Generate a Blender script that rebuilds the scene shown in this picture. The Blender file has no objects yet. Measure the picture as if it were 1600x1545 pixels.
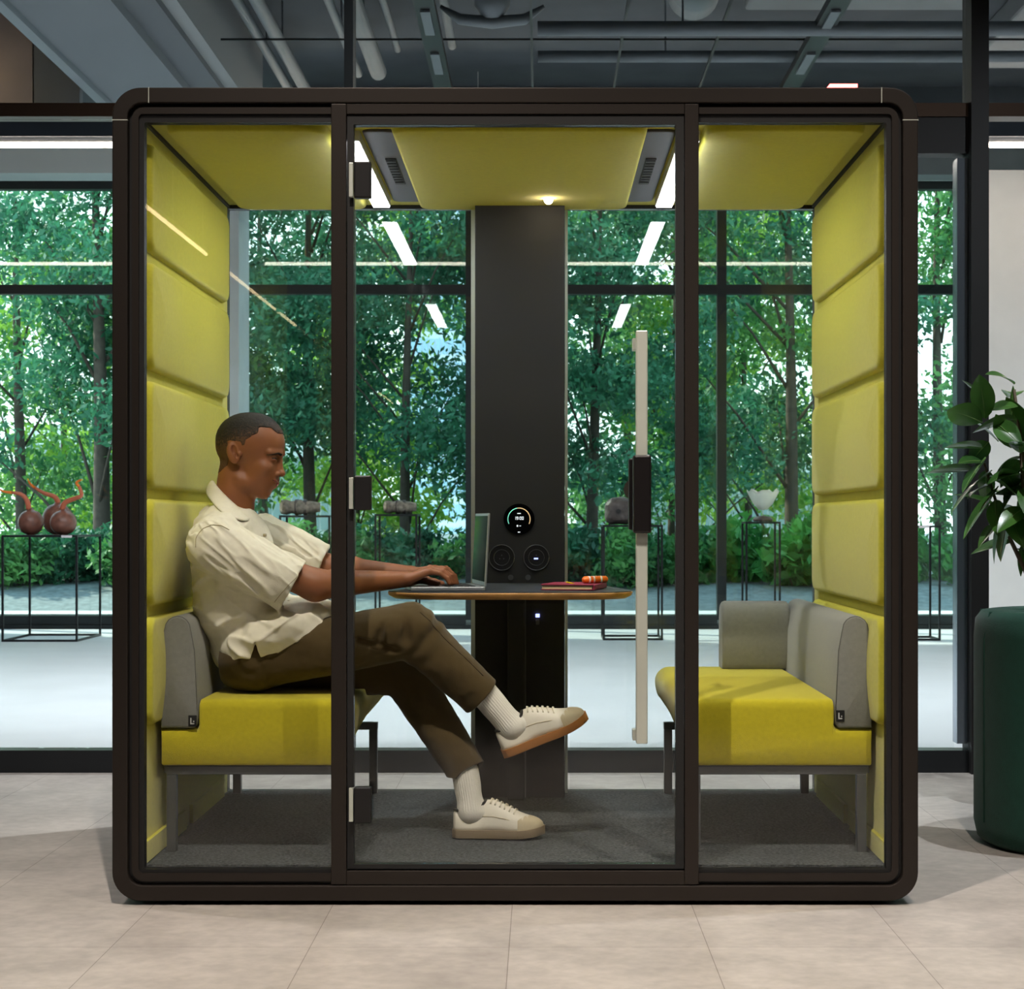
import bpy, bmesh, math, random
import numpy as np
from mathutils import Vector, Matrix
random.seed(7); RNG = np.random.default_rng(7)
PI = math.pi
SC = bpy.context.scene
COL = SC.collection
F = 2806.0; CX = 845.0; CY = 815.0; CAMZ = 1.035; CAMY = -4.9
FZ = -0.012                                   # floor level

def P(px, py, y):
    """point of the place seen at a pixel when it stands at depth y"""
    d = y - CAMY
    return Vector(((px-CX)*d/F, y, CAMZ+(CY-py)*d/F))
def X(px, y): return (px-CX)*(y-CAMY)/F
def Z(py, y): return CAMZ+(CY-py)*(y-CAMY)/F

# ---------------------------------------------------------------- materials
MATS = {}
def mat(name, col, rough=.5, metal=0., bump=0., bscale=200., var=0., vscale=5., emis=None, estr=0., spec=.5,
        sheen=0., coat=0., transl=0., detail=3.):
    if name in MATS: return MATS[name]
    m = bpy.data.materials.new(name); m.use_nodes = True
    nt = m.node_tree; N = nt.nodes; L = nt.links
    b = N['Principled BSDF']
    b.inputs['Base Color'].default_value = (*col, 1)
    b.inputs['Roughness'].default_value = rough
    b.inputs['Metallic'].default_value = metal
    b.inputs['Specular IOR Level'].default_value = spec
    if sheen:
        b.inputs['Sheen Weight'].default_value = sheen; b.inputs['Sheen Roughness'].default_value = .5
    if coat: b.inputs['Coat Weight'].default_value = coat
    if emis:
        b.inputs['Emission Color'].default_value = (*emis, 1); b.inputs['Emission Strength'].default_value = estr
    tc = N.new('ShaderNodeTexCoord')
    if var:
        n = N.new('ShaderNodeTexNoise'); n.inputs['Scale'].default_value = vscale; n.inputs['Detail'].default_value = detail
        L.new(tc.outputs['Object'], n.inputs['Vector'])
        r = N.new('ShaderNodeMapRange'); r.inputs['From Min'].default_value = .25; r.inputs['From Max'].default_value = .75
        r.inputs['To Min'].default_value = 1-var; r.inputs['To Max'].default_value = 1+var
        L.new(n.outputs['Fac'], r.inputs['Value'])
        mx = N.new('ShaderNodeVectorMath'); mx.operation = 'SCALE'; mx.inputs[0].default_value = col
        L.new(r.outputs['Result'], mx.inputs['Scale']); L.new(mx.outputs[0], b.inputs['Base Color'])
    if bump:
        n2 = N.new('ShaderNodeTexNoise'); n2.inputs['Scale'].default_value = bscale; n2.inputs['Detail'].default_value = 2
        L.new(tc.outputs['Object'], n2.inputs['Vector'])
        bp = N.new('ShaderNodeBump'); bp.inputs['Strength'].default_value = bump; bp.inputs['Distance'].default_value = .002
        L.new(n2.outputs['Fac'], bp.inputs['Height']); L.new(bp.outputs['Normal'], b.inputs['Normal'])
    if transl:
        t = N.new('ShaderNodeBsdfTranslucent'); ms = N.new('ShaderNodeMixShader'); ms.inputs[0].default_value = transl
        src = b.inputs['Base Color'].links[0].from_socket if b.inputs['Base Color'].links else None
        if src: L.new(src, t.inputs['Color'])
        else: t.inputs['Color'].default_value = (*col, 1)
        L.new(b.outputs[0], ms.inputs[1]); L.new(t.outputs[0], ms.inputs[2]); L.new(ms.outputs[0], N['Material Output'].inputs['Surface'])
    MATS[name] = m
    return m

def glass_mat(name, tint, refl=1.0, rough=0.0):
    m = bpy.data.materials.new(name); m.use_nodes = True
    nt = m.node_tree; N = nt.nodes; L = nt.links
    N.remove(N['Principled BSDF'])
    g = N.new('ShaderNodeNewGeometry')
    dt = N.new('ShaderNodeVectorMath'); dt.operation = 'DOT_PRODUCT'
    L.new(g.outputs['Normal'], dt.inputs[0]); L.new(g.outputs['Incoming'], dt.inputs[1])
    ab = N.new('ShaderNodeMath'); ab.operation = 'ABSOLUTE'; L.new(dt.outputs['Value'], ab.inputs[0])
    om = N.new('ShaderNodeMath'); om.operation = 'SUBTRACT'; om.inputs[0].default_value = 1; L.new(ab.outputs[0], om.inputs[1])
    pw = N.new('ShaderNodeMath'); pw.operation = 'POWER'; pw.inputs[1].default_value = 5; L.new(om.outputs[0], pw.inputs[0])
    ma = N.new('ShaderNodeMath'); ma.operation = 'MULTIPLY_ADD'; ma.inputs[1].default_value = .95*refl; ma.inputs[2].default_value = .045*refl
    L.new(pw.outputs[0], ma.inputs[0])
    tr = N.new('ShaderNodeBsdfTransparent'); tr.inputs['Color'].default_value = (*tint, 1)
    gl = N.new('ShaderNodeBsdfGlossy'); gl.inputs['Roughness'].default_value = rough
    ms = N.new('ShaderNodeMixShader')
    L.new(ma.outputs[0], ms.inputs[0]); L.new(tr.outputs[0], ms.inputs[1]); L.new(gl.outputs[0], ms.inputs[2])
    L.new(ms.outputs[0], N['Material Output'].inputs['Surface'])
    MATS[name] = m
    return m

# ---------------------------------------------------------------- objects
def link(o, parent=None):
    COL.objects.link(o)
    if parent is not None: o.parent = parent
    return o
def tag(o, label=None, cat=None, group=None, kind=None):
    if label: o['label'] = label
    if cat: o['category'] = cat
    if group: o['group'] = group
    if kind: o['kind'] = kind
    return o
def empty(name, loc, label, cat, group=None, rz=0):
    o = bpy.data.objects.new(name, None); o.location = loc; o.rotation_euler.z = rz; o.empty_display_size = .05
    COL.objects.link(o); return tag(o, label, cat, group)
def rel(bm_or_obj, root):
    pass

class MB:
    """mesh builder in world space; build() moves the mesh into its parent's frame"""
    def __init__(s): s.bm = bmesh.new()
    def box(s, x0, x1, y0, y1, z0, z1, bev=0, seg=2, mi=0):
        x0, x1 = min(x0, x1), max(x0, x1); y0, y1 = min(y0, y1), max(y0, y1); z0, z1 = min(z0, z1), max(z0, z1)
        t = bmesh.new()
        bmesh.ops.create_cube(t, size=1)
        for v in t.verts:
            v.co = Vector(((x0+x1)/2+v.co.x*(x1-x0), (y0+y1)/2+v.co.y*(y1-y0), (z0+z1)/2+v.co.z*(z1-z0)))
        if bev:
            bev = min(bev, .49*min(x1-x0, y1-y0, z1-z0))
            bmesh.ops.bevel(t, geom=t.edges[:], offset=bev, segments=seg, profile=.5, affect='EDGES')
        for f in t.faces: f.material_index = mi
        s.join(t); return s
    def join(s, t, M=None):
        me = bpy.data.meshes.new('t'); t.to_mesh(me); t.free()
        if M is not None: me.transform(M)
        s.bm.from_mesh(me); bpy.data.meshes.remove(me)
    def obox(s, size, M, bev=0, seg=2, mi=0):
        t = bmesh.new(); bmesh.ops.create_cube(t, size=1)
        for v in t.verts: v.co = Vector((v.co.x*size[0], v.co.y*size[1], v.co.z*size[2]))
        if bev: bmesh.ops.bevel(t, geom=t.edges[:], offset=bev, segments=seg, profile=.5, affect='EDGES')
        for f in t.faces: f.material_index = mi
        s.join(t, M); return s
    def tube(s, pts, r, n=10, mi=0, cap=True):
        pts = [Vector(p) for p in pts]; m = len(pts)
        rs = r if hasattr(r, '__len__') else [r]*m
        rings = []; up = None
        for i, p in enumerate(pts):
            t = (pts[min(i+1, m-1)]-pts[max(i-1, 0)]).normalized()
            if up is None: up = t.orthogonal().normalized()
            up = (up-t*up.dot(t)).normalized(); bi = t.cross(up)
            rings.append([s.bm.verts.new(p+(up*math.cos(a)+bi*math.sin(a))*rs[i]) for a in [2*PI*k/n for k in range(n)]])
        for a, b in zip(rings, rings[1:]):
            for k in range(n):
                f = s.bm.faces.new((a[k], a[(k+1) % n], b[(k+1) % n], b[k])); f.material_index = mi; f.smooth = True
        if cap:
            for rg in (rings[0][::-1], rings[-1]):
                f = s.bm.faces.new(rg); f.material_index = mi
        return s
    def lathe(s, prof, c=(0, 0, 0), n=32, mi=0, sx=1, sy=1):
        rings = []
        for r, z in prof:
            if r < 1e-5: rings.append([s.bm.verts.new((c[0], c[1], c[2]+z))])
            else: rings.append([s.bm.verts.new((c[0]+r*sx*math.cos(2*PI*k/n), c[1]+r*sy*math.sin(2*PI*k/n), c[2]+z)) for k in range(n)])
        for a, b in zip(rings, rings[1:]):
            for k in range(n):
                va = a[k % len(a)], a[(k+1) % len(a)]; vb = b[k % len(b)], b[(k+1) % len(b)]
                vs = []
                for v in (va[0], va[1], vb[1], vb[0]):
                    if v not in vs: vs.append(v)
                if len(vs) > 2:
                    f = s.bm.faces.new(vs); f.material_index = mi; f.smooth = True
        return s
    def prism(s, poly, a0, a1, axis='y', mi=0, smooth=False):
        """poly of 2D points extruded along an axis: y -> (x,z), x -> (y,z), z -> (x,y)"""
        def mk(p, a):
            return {'y': (p[0], a, p[1]), 'x': (a, p[0], p[1]), 'z': (p[0], p[1], a)}[axis]
        A = [s.bm.verts.new(mk(p, a0)) for p in poly]; B = [s.bm.verts.new(mk(p, a1)) for p in poly]
        fs = [s.bm.faces.new(A), s.bm.faces.new(B[::-1])]
        n = len(poly)
        for k in range(n):
            f = s.bm.faces.new((A[k], B[k], B[(k+1) % n], A[(k+1) % n])); f.smooth = smooth; fs.append(f)
        for f in fs: f.material_index = mi
        return s
    def ring(s, outer, inner, y0, y1, mi=0):
        """frame between two outlines (same count, x/z) extruded in y"""
        n = len(outer)
        R = [[s.bm.verts.new((p[0], y, p[1])) for p in o] for o in (outer, inner) for y in (y0, y1)]
        O0, O1, I0, I1 = R
        for k in range(n):
            j = (k+1) % n
            for q in ((O0[k], O0[j], I0[j], I0[k]), (O1[k], I1[k], I1[j], O1[j]), (O0[k], O1[k], O1[j], O0[j]), (I0[k], I0[j], I1[j], I1[k])):
                f = s.bm.faces.new(q); f.material_index = mi
        return s
    def build(s, name, mats, parent=None, smooth=None, bevel=0):
        bmesh.ops.recalc_face_normals(s.bm, faces=s.bm.faces[:])
        me = bpy.data.meshes.new(name)
        o = bpy.data.objects.new(name, me)
        if parent is not None:
            M = world(parent).inverted(); s.bm.transform(M)
        else:
            vs = [v.co for v in s.bm.verts]
            c = Vector(((min(v.x for v in vs)+max(v.x for v in vs))/2, (min(v.y for v in vs)+max(v.y for v in vs))/2, min(v.z for v in vs)))
            s.bm.transform(Matrix.Translation(-c)); o.location = c
        s.bm.to_mesh(me); s.bm.free()
        for m in (mats if isinstance(mats, (list, tuple)) else [mats]): me.materials.append(m)
        if smooth:
            for p in me.polygons: p.use_smooth = True
            if smooth is not True:
                try: me.set_sharp_from_angle(angle=smooth)
                except Exception: pass
        if bevel:
            md = o.modifiers.new('bevel', 'BEVEL'); md.width = bevel; md.segments = 2; md.limit_method = 'ANGLE'
        return link(o, parent)
def world(o):
    M = Matrix.Translation(o.location) @ o.rotation_euler.to_matrix().to_4x4()
    return (world(o.parent) @ M) if o.parent else M

def rrect(x0, x1, z0, z1, r, n=8):
    pts = []
    for cx, cz, a0 in ((x1-r, z1-r, 0), (x0+r, z1-r, 90), (x0+r, z0+r, 180), (x1-r, z0+r, 270)):
        for k in range(n+1):
            a = math.radians(a0+90*k/n); pts.append((cx+r*math.cos(a), cz+r*math.sin(a)))
    return pts

def pad(mb, u0, u1, v0, v1, base, thick, fn, r=.05, edge=.03, dome=.006, mi=0):
    """soft upholstered pad; fn(u,v,h) -> world point"""
    rings = []
    offs = [(0, 0), (0, .25), (.06, .5), (.2, .74), (.42, .9), (.7, .98), (1, 1)]
    steps = [(edge*o, thick*h) for o, h in offs]
    mxo = min(u1-u0, v1-v0)/2*.98
    o = edge
    while o < mxo:
        o = min(o+mxo*.16, mxo); steps.append((o, thick+dome*math.sin(min(1, (o-edge)/(mxo-edge))*PI/2)))
        if o >= mxo: break
    for off, h in steps:
        rr = max(.0006, r-off)
        rr = min(rr, (min(u1-u0, v1-v0)/2-off)*.99)
        rr = max(rr, .0002)
        rings.append([mb.bm.verts.new(fn(p[0], p[1], base+h)) for p in rrect(u0+off, u1-off, v0+off, v1-off, rr, 6)])
    n = len(rings[0])
    for a, b in zip(rings, rings[1:]):
        for k in range(n):
            f = mb.bm.faces.new((a[k], a[(k+1) % n], b[(k+1) % n], b[k])); f.smooth = True; f.material_index = mi
    for rg in (rings[-1], rings[0][::-1]):
        f = mb.bm.faces.new(rg); f.smooth = True; f.material_index = mi

def npmesh(name, verts, faces, mats, parent=None, mi=None, smooth=True, loc=None):
    """mesh from numpy arrays in world space (all faces the same size)"""
    verts = np.asarray(verts, dtype=np.float64)
    if parent is not None:
        M = np.array(world(parent).inverted()); verts = verts@M[:3, :3].T+M[:3, 3]
        org = None
    else:
        org = loc if loc is not None else (float((verts[:, 0].min()+verts[:, 0].max())/2), float((verts[:, 1].min()+verts[:, 1].max())/2), float(verts[:, 2].min()))
        verts = verts-np.array(org)
    me = bpy.data.meshes.new(name); k = faces.shape[1]
    me.vertices.add(len(verts)); me.vertices.foreach_set('co', verts.astype(np.float32).ravel())
    me.loops.add(faces.size); me.loops.foreach_set('vertex_index', faces.astype(np.int32).ravel())
    me.polygons.add(len(faces)); me.polygons.foreach_set('loop_start', np.arange(0, faces.size, k, dtype=np.int32))
    try: me.polygons.foreach_set('loop_total', np.full(len(faces), k, dtype=np.int32))
    except Exception: pass
    for m in (mats if isinstance(mats, (list, tuple)) else [mats]): me.materials.append(m)
    if mi is not None: me.polygons.foreach_set('material_index', mi.astype(np.int32))
    me.polygons.foreach_set('use_smooth', np.full(len(faces), smooth, dtype=bool))
    me.update(calc_edges=True); me.validate()
    o = bpy.data.objects.new(name, me)
    if org is not None: o.location = org
    return link(o, parent)

# ---------------------------------------------------------------- implicit shapes
def A3(v): return np.array([v[0], v[1], v[2]], dtype=np.float64)
def s_round(p, a, b, ra, rb):
    a = A3(a); b = A3(b); ba = b-a; pa = p-a
    h = np.clip((pa@ba)/(ba@ba), 0, 1)
    return np.linalg.norm(pa-h[:, None]*ba, axis=1)-(ra+(rb-ra)*h)
def s_ell(p, c, r, R=None):
    q = p-A3(c)
    if R is not None: q = q@R
    r = np.array(r, dtype=np.float64)
    k0 = np.linalg.norm(q/r, axis=1); k1 = np.linalg.norm(q/(r*r), axis=1)
    return np.where(k1 > 1e-9, k0*(k0-1)/np.maximum(k1, 1e-9), -r.min())
def s_box(p, c, h, rd=0., R=None):
    q = p-A3(c)
    if R is not None: q = q@R
    q = np.abs(q)-(np.array(h)-rd)
    return np.linalg.norm(np.maximum(q, 0), axis=1)+np.minimum(q.max(axis=1), 0)-rd
def s_plane(p, a, n):
    n = A3(n); n = n/np.linalg.norm(n); return (p-A3(a))@n
def smin(a, b, k):
    h = np.clip(.5+.5*(b-a)/k, 0, 1); return b*(1-h)+a*h-k*h*(1-h)
def smax(a, b, k): return -smin(-a, -b, k)
def vnoise(p, s, seed=0):
    q = p*s+seed*17.3; i = np.floor(q).astype(np.int64); f = q-i; f = f*f*(3-2*f)
    def hsh(ix, iy, iz):
        n = (ix*374761393+iy*668265263+iz*2147483647+seed*974711) & 0xffffffff
        n = ((n ^ (n >> 13))*1274126177) & 0xffffffff
        return ((n ^ (n >> 16)) & 0xffff)/65535.-.5
    r = 0
    for dx in (0, 1):
        for dy in (0, 1):
            for dz in (0, 1):
                w = (f[:, 0] if dx else 1-f[:, 0])*(f[:, 1] if dy else 1-f[:, 1])*(f[:, 2] if dz else 1-f[:, 2])
                r = r+w*hsh(i[:, 0]+dx, i[:, 1]+dy, i[:, 2]+dz)
    return r*2

def sdf_surface(f, lo, hi, h, B=8, margin=1.6):
    lo = np.array(lo, float); hi = np.array(hi, float)
    nb = np.ceil((hi-lo)/(h*B)).astype(int)
    g = np.stack(np.meshgrid(*[np.arange(n) for n in nb], indexing='ij'), -1).reshape(-1, 3)
    c = lo+(g+.5)*h*B
    keep = g[np.abs(f(c)) < h*B*.87*margin]
    loc = np.stack(np.meshgrid(*[np.arange(B+1)]*3, indexing='ij'), -1).reshape(-1, 3)
    vals = np.empty((len(keep), B+1, B+1, B+1))
    for s in range(0, len(keep), 400):
        kk = keep[s:s+400]
        pts = lo+(kk[:, None, :]*B+loc[None])*h
        vals[s:s+400] = f(pts.reshape(-1, 3)).reshape(-1, B+1, B+1, B+1)
    ins = vals < 0
    cs = [ins[:, a:B+a or None, b:B+b or None, c_:B+c_ or None] for a in (0, 1) for b in (0, 1) for c_ in (0, 1)]
    cs = [ins[:, a:B+a, b:B+b, c_:B+c_] for a in (0, 1) for b in (0, 1) for c_ in (0, 1)]
    tot = sum(x.astype(int) for x in cs)
    act = (tot > 0) & (tot < 8)
    bi, i, j, k = np.nonzero(act)
    cell = keep[bi]*B+np.stack([i, j, k], 1)
    S = nb*B+2
    def key(c): return (c[:, 0]*S[1]+c[:, 1])*S[2]+c[:, 2]
    corner = {}
    for a in (0, 1):
        for b in (0, 1):
            for c_ in (0, 1): corner[(a, b, c_)] = vals[bi, i+a, j+b, k+c_]
    acc = np.zeros((len(bi), 3)); cnt = np.zeros(len(bi))
    for ax in range(3):
        o = [q for q in range(3) if q != ax]
        for u in (0, 1):
            for v in (0, 1):
                A = [0, 0, 0]; A[o[0]] = u; A[o[1]] = v; Bc = list(A); Bc[ax] = 1
                va = corner[tuple(A)]; vb = corner[tuple(Bc)]
                m = (va < 0) != (vb < 0)
                t = np.where(m, va/np.where(m, va-vb, 1), 0)
                pt = np.tile(np.array(A, float), (len(bi), 1)); pt[:, ax] = t
                acc[m] += pt[m]; cnt[m] += 1
    vpos = lo+(cell+acc/cnt[:, None])*h
    keys = key(cell); order = np.argsort(keys); sk = keys[order]
    faces = []
    for ax in range(3):
        o1, o2 = (ax+1) % 3, (ax+2) % 3
        d = [0, 0, 0]; d[ax] = 1
        va = corner[(0, 0, 0)]; vb = corner[tuple(d)]
        m = (va < 0) != (vb < 0)
        cc = cell[m]; flip = (va[m] < 0)
        quad = []
        for du, dv in ((0, 0), (1, 0), (1, 1), (0, 1)):
            c2 = cc.copy(); c2[:, o1] -= du; c2[:, o2] -= dv
            kk = key(c2); pos = np.clip(np.searchsorted(sk, kk), 0, len(sk)-1)
            ok = (sk[pos] == kk) & (c2.min(axis=1) >= 0)
            quad.append(np.where(ok, order[pos], -1))
        q = np.stack(quad, 1); good = (q >= 0).all(axis=1)
        q = q[good]; fl = flip[good]
        q[~fl] = q[~fl][:, ::-1]
        faces.append(q)
    return vpos, np.concatenate(faces)
def C(h, k=1.):
    v = [int(h[i:i+2], 16)/255 for i in (0, 2, 4)]
    return tuple(k*(x/12.92 if x <= .04045 else ((x+.055)/1.055)**2.4) for x in v)

M_frame = mat('dark_bronze_metal', C('2e2824'), .42, .5)
M_black = mat('black_gasket', C('0d0d0e'), .6)
M_char = mat('charcoal_metal', C('2e2d2f'), .55, .3)
M_alu = mat('brushed_aluminium', C('d4d8cd'), .42, .6)
M_mull = mat('facade_frame', C('23282b'), .4, .5)
M_white = mat('white_plaster', C('d8d8d4'), .9, var=.06, vscale=2.5)
M_ceil = mat('painted_ceiling', C('454a4f'), .9, var=.15, vscale=3)
M_duct = mat('grey_duct', C('697074'), .55, .2, var=.08)
M_soffit = mat('soffit_board', C('6f757a'), .8, var=.04, vscale=1.5)
M_darkpanel = mat('dark_wall_board', C('51555c'), .7, var=.08, vscale=2)
G_pod = glass_mat('pod_glass', (.965, .975, .97), .75)
G_part = glass_mat('partition_glass', (.975, .985, .98), .7)
G_fac = glass_mat('facade_glass', (.90, .975, .96), .7)

# ---- floor: large vinyl stone tiles
mf = bpy.data.materials.new('stone_tile_floor'); mf.use_nodes = True
nt = mf.node_tree; N = nt.nodes; L = nt.links; b = N['Principled BSDF']
tc = N.new('ShaderNodeTexCoord')
mp = N.new('ShaderNodeMapping'); mp.inputs['Location'].default_value = (.078+.49*20, .48+.98*20, 0)
L.new(tc.outputs['Object'], mp.inputs['Vector'])
br = N.new('ShaderNodeTexBrick'); br.offset = 0; br.squash = 1
br.inputs['Scale'].default_value = 1; br.inputs['Brick Width'].default_value = .49; br.inputs['Row Height'].default_value = .98
br.inputs['Mortar Size'].default_value = .0012; br.inputs['Mortar Smooth'].default_value = .3; br.inputs['Bias'].default_value = 0
br.inputs['Color1'].default_value = (*C('aaa39c'), 1); br.inputs['Color2'].default_value = (*C('b4ada6'), 1); br.inputs['Mortar'].default_value = (*C('7f7770'), 1)
L.new(mp.outputs[0], br.inputs['Vector'])
n1 = N.new('ShaderNodeTexNoise'); n1.inputs['Scale'].default_value = 2.6; n1.inputs['Detail'].default_value = 7; n1.inputs['Roughness'].default_value = .62
L.new(tc.outputs['Object'], n1.inputs['Vector'])
n2 = N.new('ShaderNodeTexNoise'); n2.inputs['Scale'].default_value = 28; n2.inputs['Detail'].default_value = 4
L.new(tc.outputs['Object'], n2.inputs['Vector'])
r1 = N.new('ShaderNodeMapRange'); r1.inputs['From Min'].default_value = .3; r1.inputs['From Max'].default_value = .7; r1.inputs['To Min'].default_value = .74; r1.inputs['To Max'].default_value = 1.16
L.new(n1.outputs['Fac'], r1.inputs['Value'])
r2 = N.new('ShaderNodeMapRange'); r2.inputs['From Min'].default_value = .3; r2.inputs['From Max'].default_value = .7; r2.inputs['To Min'].default_value = .9; r2.inputs['To Max'].default_value = 1.07
L.new(n2.outputs['Fac'], r2.inputs['Value'])
mm = N.new('ShaderNodeMath'); mm.operation = 'MULTIPLY'; L.new(r1.outputs[0], mm.inputs[0]); L.new(r2.outputs[0], mm.inputs[1])
sv = N.new('ShaderNodeVectorMath'); sv.operation = 'SCALE'; L.new(br.outputs['Color'], sv.inputs[0]); L.new(mm.outputs[0], sv.inputs['Scale'])
L.new(sv.outputs[0], b.inputs['Base Color']); b.inputs['Roughness'].default_value = .55; b.inputs['Specular IOR Level'].default_value = .35

def struct(mb, name, m, **k): return tag(mb.build(name, m, **k), kind='structure')
FAC = 12.7; PAR = 2.64
XL, XR = -7.0, 6.0
fl = MB().box(XL, XR, -18, PAR, FZ-.15, FZ)
o = struct(fl, 'floor', mf)
struct(MB().box(XL, XR, PAR, FAC+.15, FZ-.15, FZ), 'floor_gallery', mat('pale_daylit_concrete', C('c9cdd2'), .45, var=.07, vscale=1.8, detail=6.))  # floor paled so its colour carries part of the daylight
# keep tile coordinates in world space
for v in o.data.vertices: v.co += o.location
o.location = (0, 0, 0)
CEZ = 4.62
struct(MB().box(XL, XR, -18, FAC+.15, CEZ, CEZ+.15), 'ceiling', M_ceil)
struct(MB().box(XL-.15, XL, -18, FAC+.15, FZ, CEZ), 'wall_left', M_darkpanel)
struct(MB().box(XR, XR+.15, -18, FAC+.15, FZ, CEZ), 'wall_right', M_white)
struct(MB().box(XL, XR, -18.15, -18, FZ, CEZ), 'wall_back', M_darkpanel)

# ---- white plaster wall at the right of the gallery
xw = X(1509, 10.4)
struct(MB().box(xw, XR, 10.4, 10.65, FZ, 4.03), 'wall_right_gallery', M_white)

# ---- facade: windows between mullions
mx = [XL]+[X(p, FAC) for p in (-49, 343, 735, 1127, 1519)]+[XR]
zt = Z(453, FAC); zh = Z(289, FAC); z0 = Z(968, FAC)
for i, (a, c) in enumerate(zip(mx, mx[1:])):
    f = MB()
    w = .045
    f.box(a, a+w, FAC-.06, FAC+.06, z0, zh+.2); f.box(c-w, c, FAC-.06, FAC+.06, z0, zh+.2)
    f.box(a+w, c-w, FAC-.055, FAC+.055, zt-.045, zt+.045)
    f.box(a+w, c-w, FAC-.055, FAC+.055, z0-.05, z0+.04); f.box(a+w, c-w, FAC-.055, FAC+.055, zh-.05, zh+.09)
    fo = struct(f, f'window_{i+1}', M_mull)
    for za, zb in ((z0+.04, zt-.045), (zt+.045, zh-.05)):
        MB().box(a+w, c-w, FAC-.012, FAC+.0, za, zb).build('window_pane', G_fac, fo)
struct(MB().box(XL, XR, FAC-.08, FAC+.3, FZ, z0-.05), 'trim_1', M_mull)            # low plinth under the glass
struct(MB().box(XL, XR, FAC+.3, FAC+1.0, -.05, Z(957, FAC+.6)), 'trim_2', mat('pale_stone_kerb', C('b9c2c4'), .8, var=.08))
# pelmet above the windows
struct(MB().box(XL, XR, FAC-.5, FAC-.1, zh+.02, CEZ), 'trim_3', mat('pelmet_board', C('c3cbcc'), .8))
# dark bulkhead over the light line
zl = 4.05; YL = 9.4
struct(MB().box(XL, XR, YL-.09, YL+.16, zl+.035, zl+.30), 'trim_4', mat('dark_bulkhead', C('2a3038'), .6))
# slatted upstand seen in the gap at left
# ---- partition of glass at the near side of the gallery
hz0, hz1 = Z(186, PAR), Z(165, PAR)
posts = [(X(540, PAR), X(554, PAR)), (X(1509, PAR), X(1536, PAR)), (-4.4, -4.34)]
struct(MB().box(XL, XR, PAR-.05, PAR+.05, hz0, hz1), 'trim_5', mat('bronze_header', C('54453b'), .3, .8))
struct(MB().box(posts[0][0], posts[0][1], PAR-.06, PAR+.06, FZ, CEZ), 'trim_6', M_mull)
struct(MB().box(posts[1][0], posts[1][1], PAR-.1, PAR+.06, FZ, CEZ), 'trim_7', M_black)
struct(MB().box(XL, posts[1][0], PAR-.05, PAR+.05, FZ, Z(1170, PAR)), 'trim_8', mat('base_rail', C('2b2e31'), .35, .5))
struct(MB().box(X(1492, PAR), X(1508, PAR), PAR-.04, PAR+.04, Z(1160, PAR), Z(250, PAR)), 'trim_9', mat('steel_blue_profile', C('8c98a4'), .22, .85))
struct(MB().box(X(1430, PAR), X(1509, PAR), PAR-.045, PAR+.045, Z(243, PAR), hz0-.001), 'trim_10', M_black)
gz = Z(1169, PAR)
for i, (a, c, za, zb) in enumerate(((XL, posts[0][0], gz, hz0), (posts[0][1], X(1491, PAR), gz, hz0), (XL, posts[0][0], hz1, CEZ), (posts[0][1], posts[1][0], hz1, CEZ))):
    o = tag(MB().box(a+.003, c-.003, PAR-.006, PAR+.006, za+.002, zb-.002).build(f'window_{i+10}', G_part), kind='structure')

# ---- linear lights
M_led = mat('warm_led', (1, 1, 1), .5, emis=(1, .87, .74), estr=20)
M_led2 = mat('warm_led_side', (1, 1, 1), .5, emis=(1, .72, .42), estr=12)
M_ledh = mat('led_housing', C('cfcac5'), .5)
def linear_light(x0, x1, y0, y1, z, label, m, w=.05):
    e = empty('linear_light', ((x0+x1)/2, (y0+y1)/2, z), label, 'light')
    MB().box(x0, x1, y0, y1, z, z+.05).build('housing', M_ledh, e)
    for t in (.06, .5, .94):
        xx, yy = x0+(x1-x0)*(t if x1-x0 > y1-y0 else .5), y0+(y1-y0)*(.5 if x1-x0 > y1-y0 else t)
        MB().box(xx-.003, xx+.003, yy-.003, yy+.003, z+.05, CEZ-.002).build('suspension_wire', M_black if False else M_ledh, e)
    if x1-x0 > y1-y0: MB().box(x0, x1, y0-.003, y1+.003, z-.03, z-.0005).build('diffuser', m, e)
    else: MB().box(x0+.002, x1-.002, y0, y1, z-.03, z-.0005).build('diffuser', m, e)
    return e
linear_light(XL+.02, XR-.02, YL-.03, YL+.03, zl, 'long white linear light running across the gallery above the windows', M_led)
linear_light(-3.77, -3.735, 2.8, 7.35, zl, 'warm linear light running away towards the windows along the left of the gallery', M_led2)
linear_light(-3.768, -3.74, -15.2, -11.5, zl, 'warm linear light behind the viewer, mirrored in the pod glass', M_led2)
# wires that carry the lights are the ceiling rods
# ---- soffit and ceiling services
struct(MB().box(-2.95, -2.38, PAR+.1, 8.6, 3.92, CEZ), 'trim_11', M_soffit)
struct(MB().box(-2.38, -2.18, PAR+.1, 8.6, 3.985, CEZ), 'trim_12', mat('soffit_edge', C('5b5f63'), .7))
struct(MB().box(-2.18, -2.09, PAR+.1, 8.6, 4.03, CEZ), 'trim_13', mat('soffit_lip', C('838586'), .6))
struct(MB().box(-3.02, -2.95, PAR+.1, 8.6, 3.88, CEZ), 'trim_14', mat('soffit_strip', C('7c848a'), .5))
dpx = X(53, 6.9)
struct(MB().box(XL, dpx-.01, 6.9, 6.98, Z(166, 6.9), CEZ), 'trim_15', mat('warm_lit_wall_board', C('77706e'), .55, var=.06))  # warm light falling on this board is mixed into its colour
struct(MB().box(dpx, -3.03, 6.9, 6.98, Z(166, 6.9), CEZ), 'trim_16', mat('cool_wall_board', C('52595e'), .55))
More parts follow.
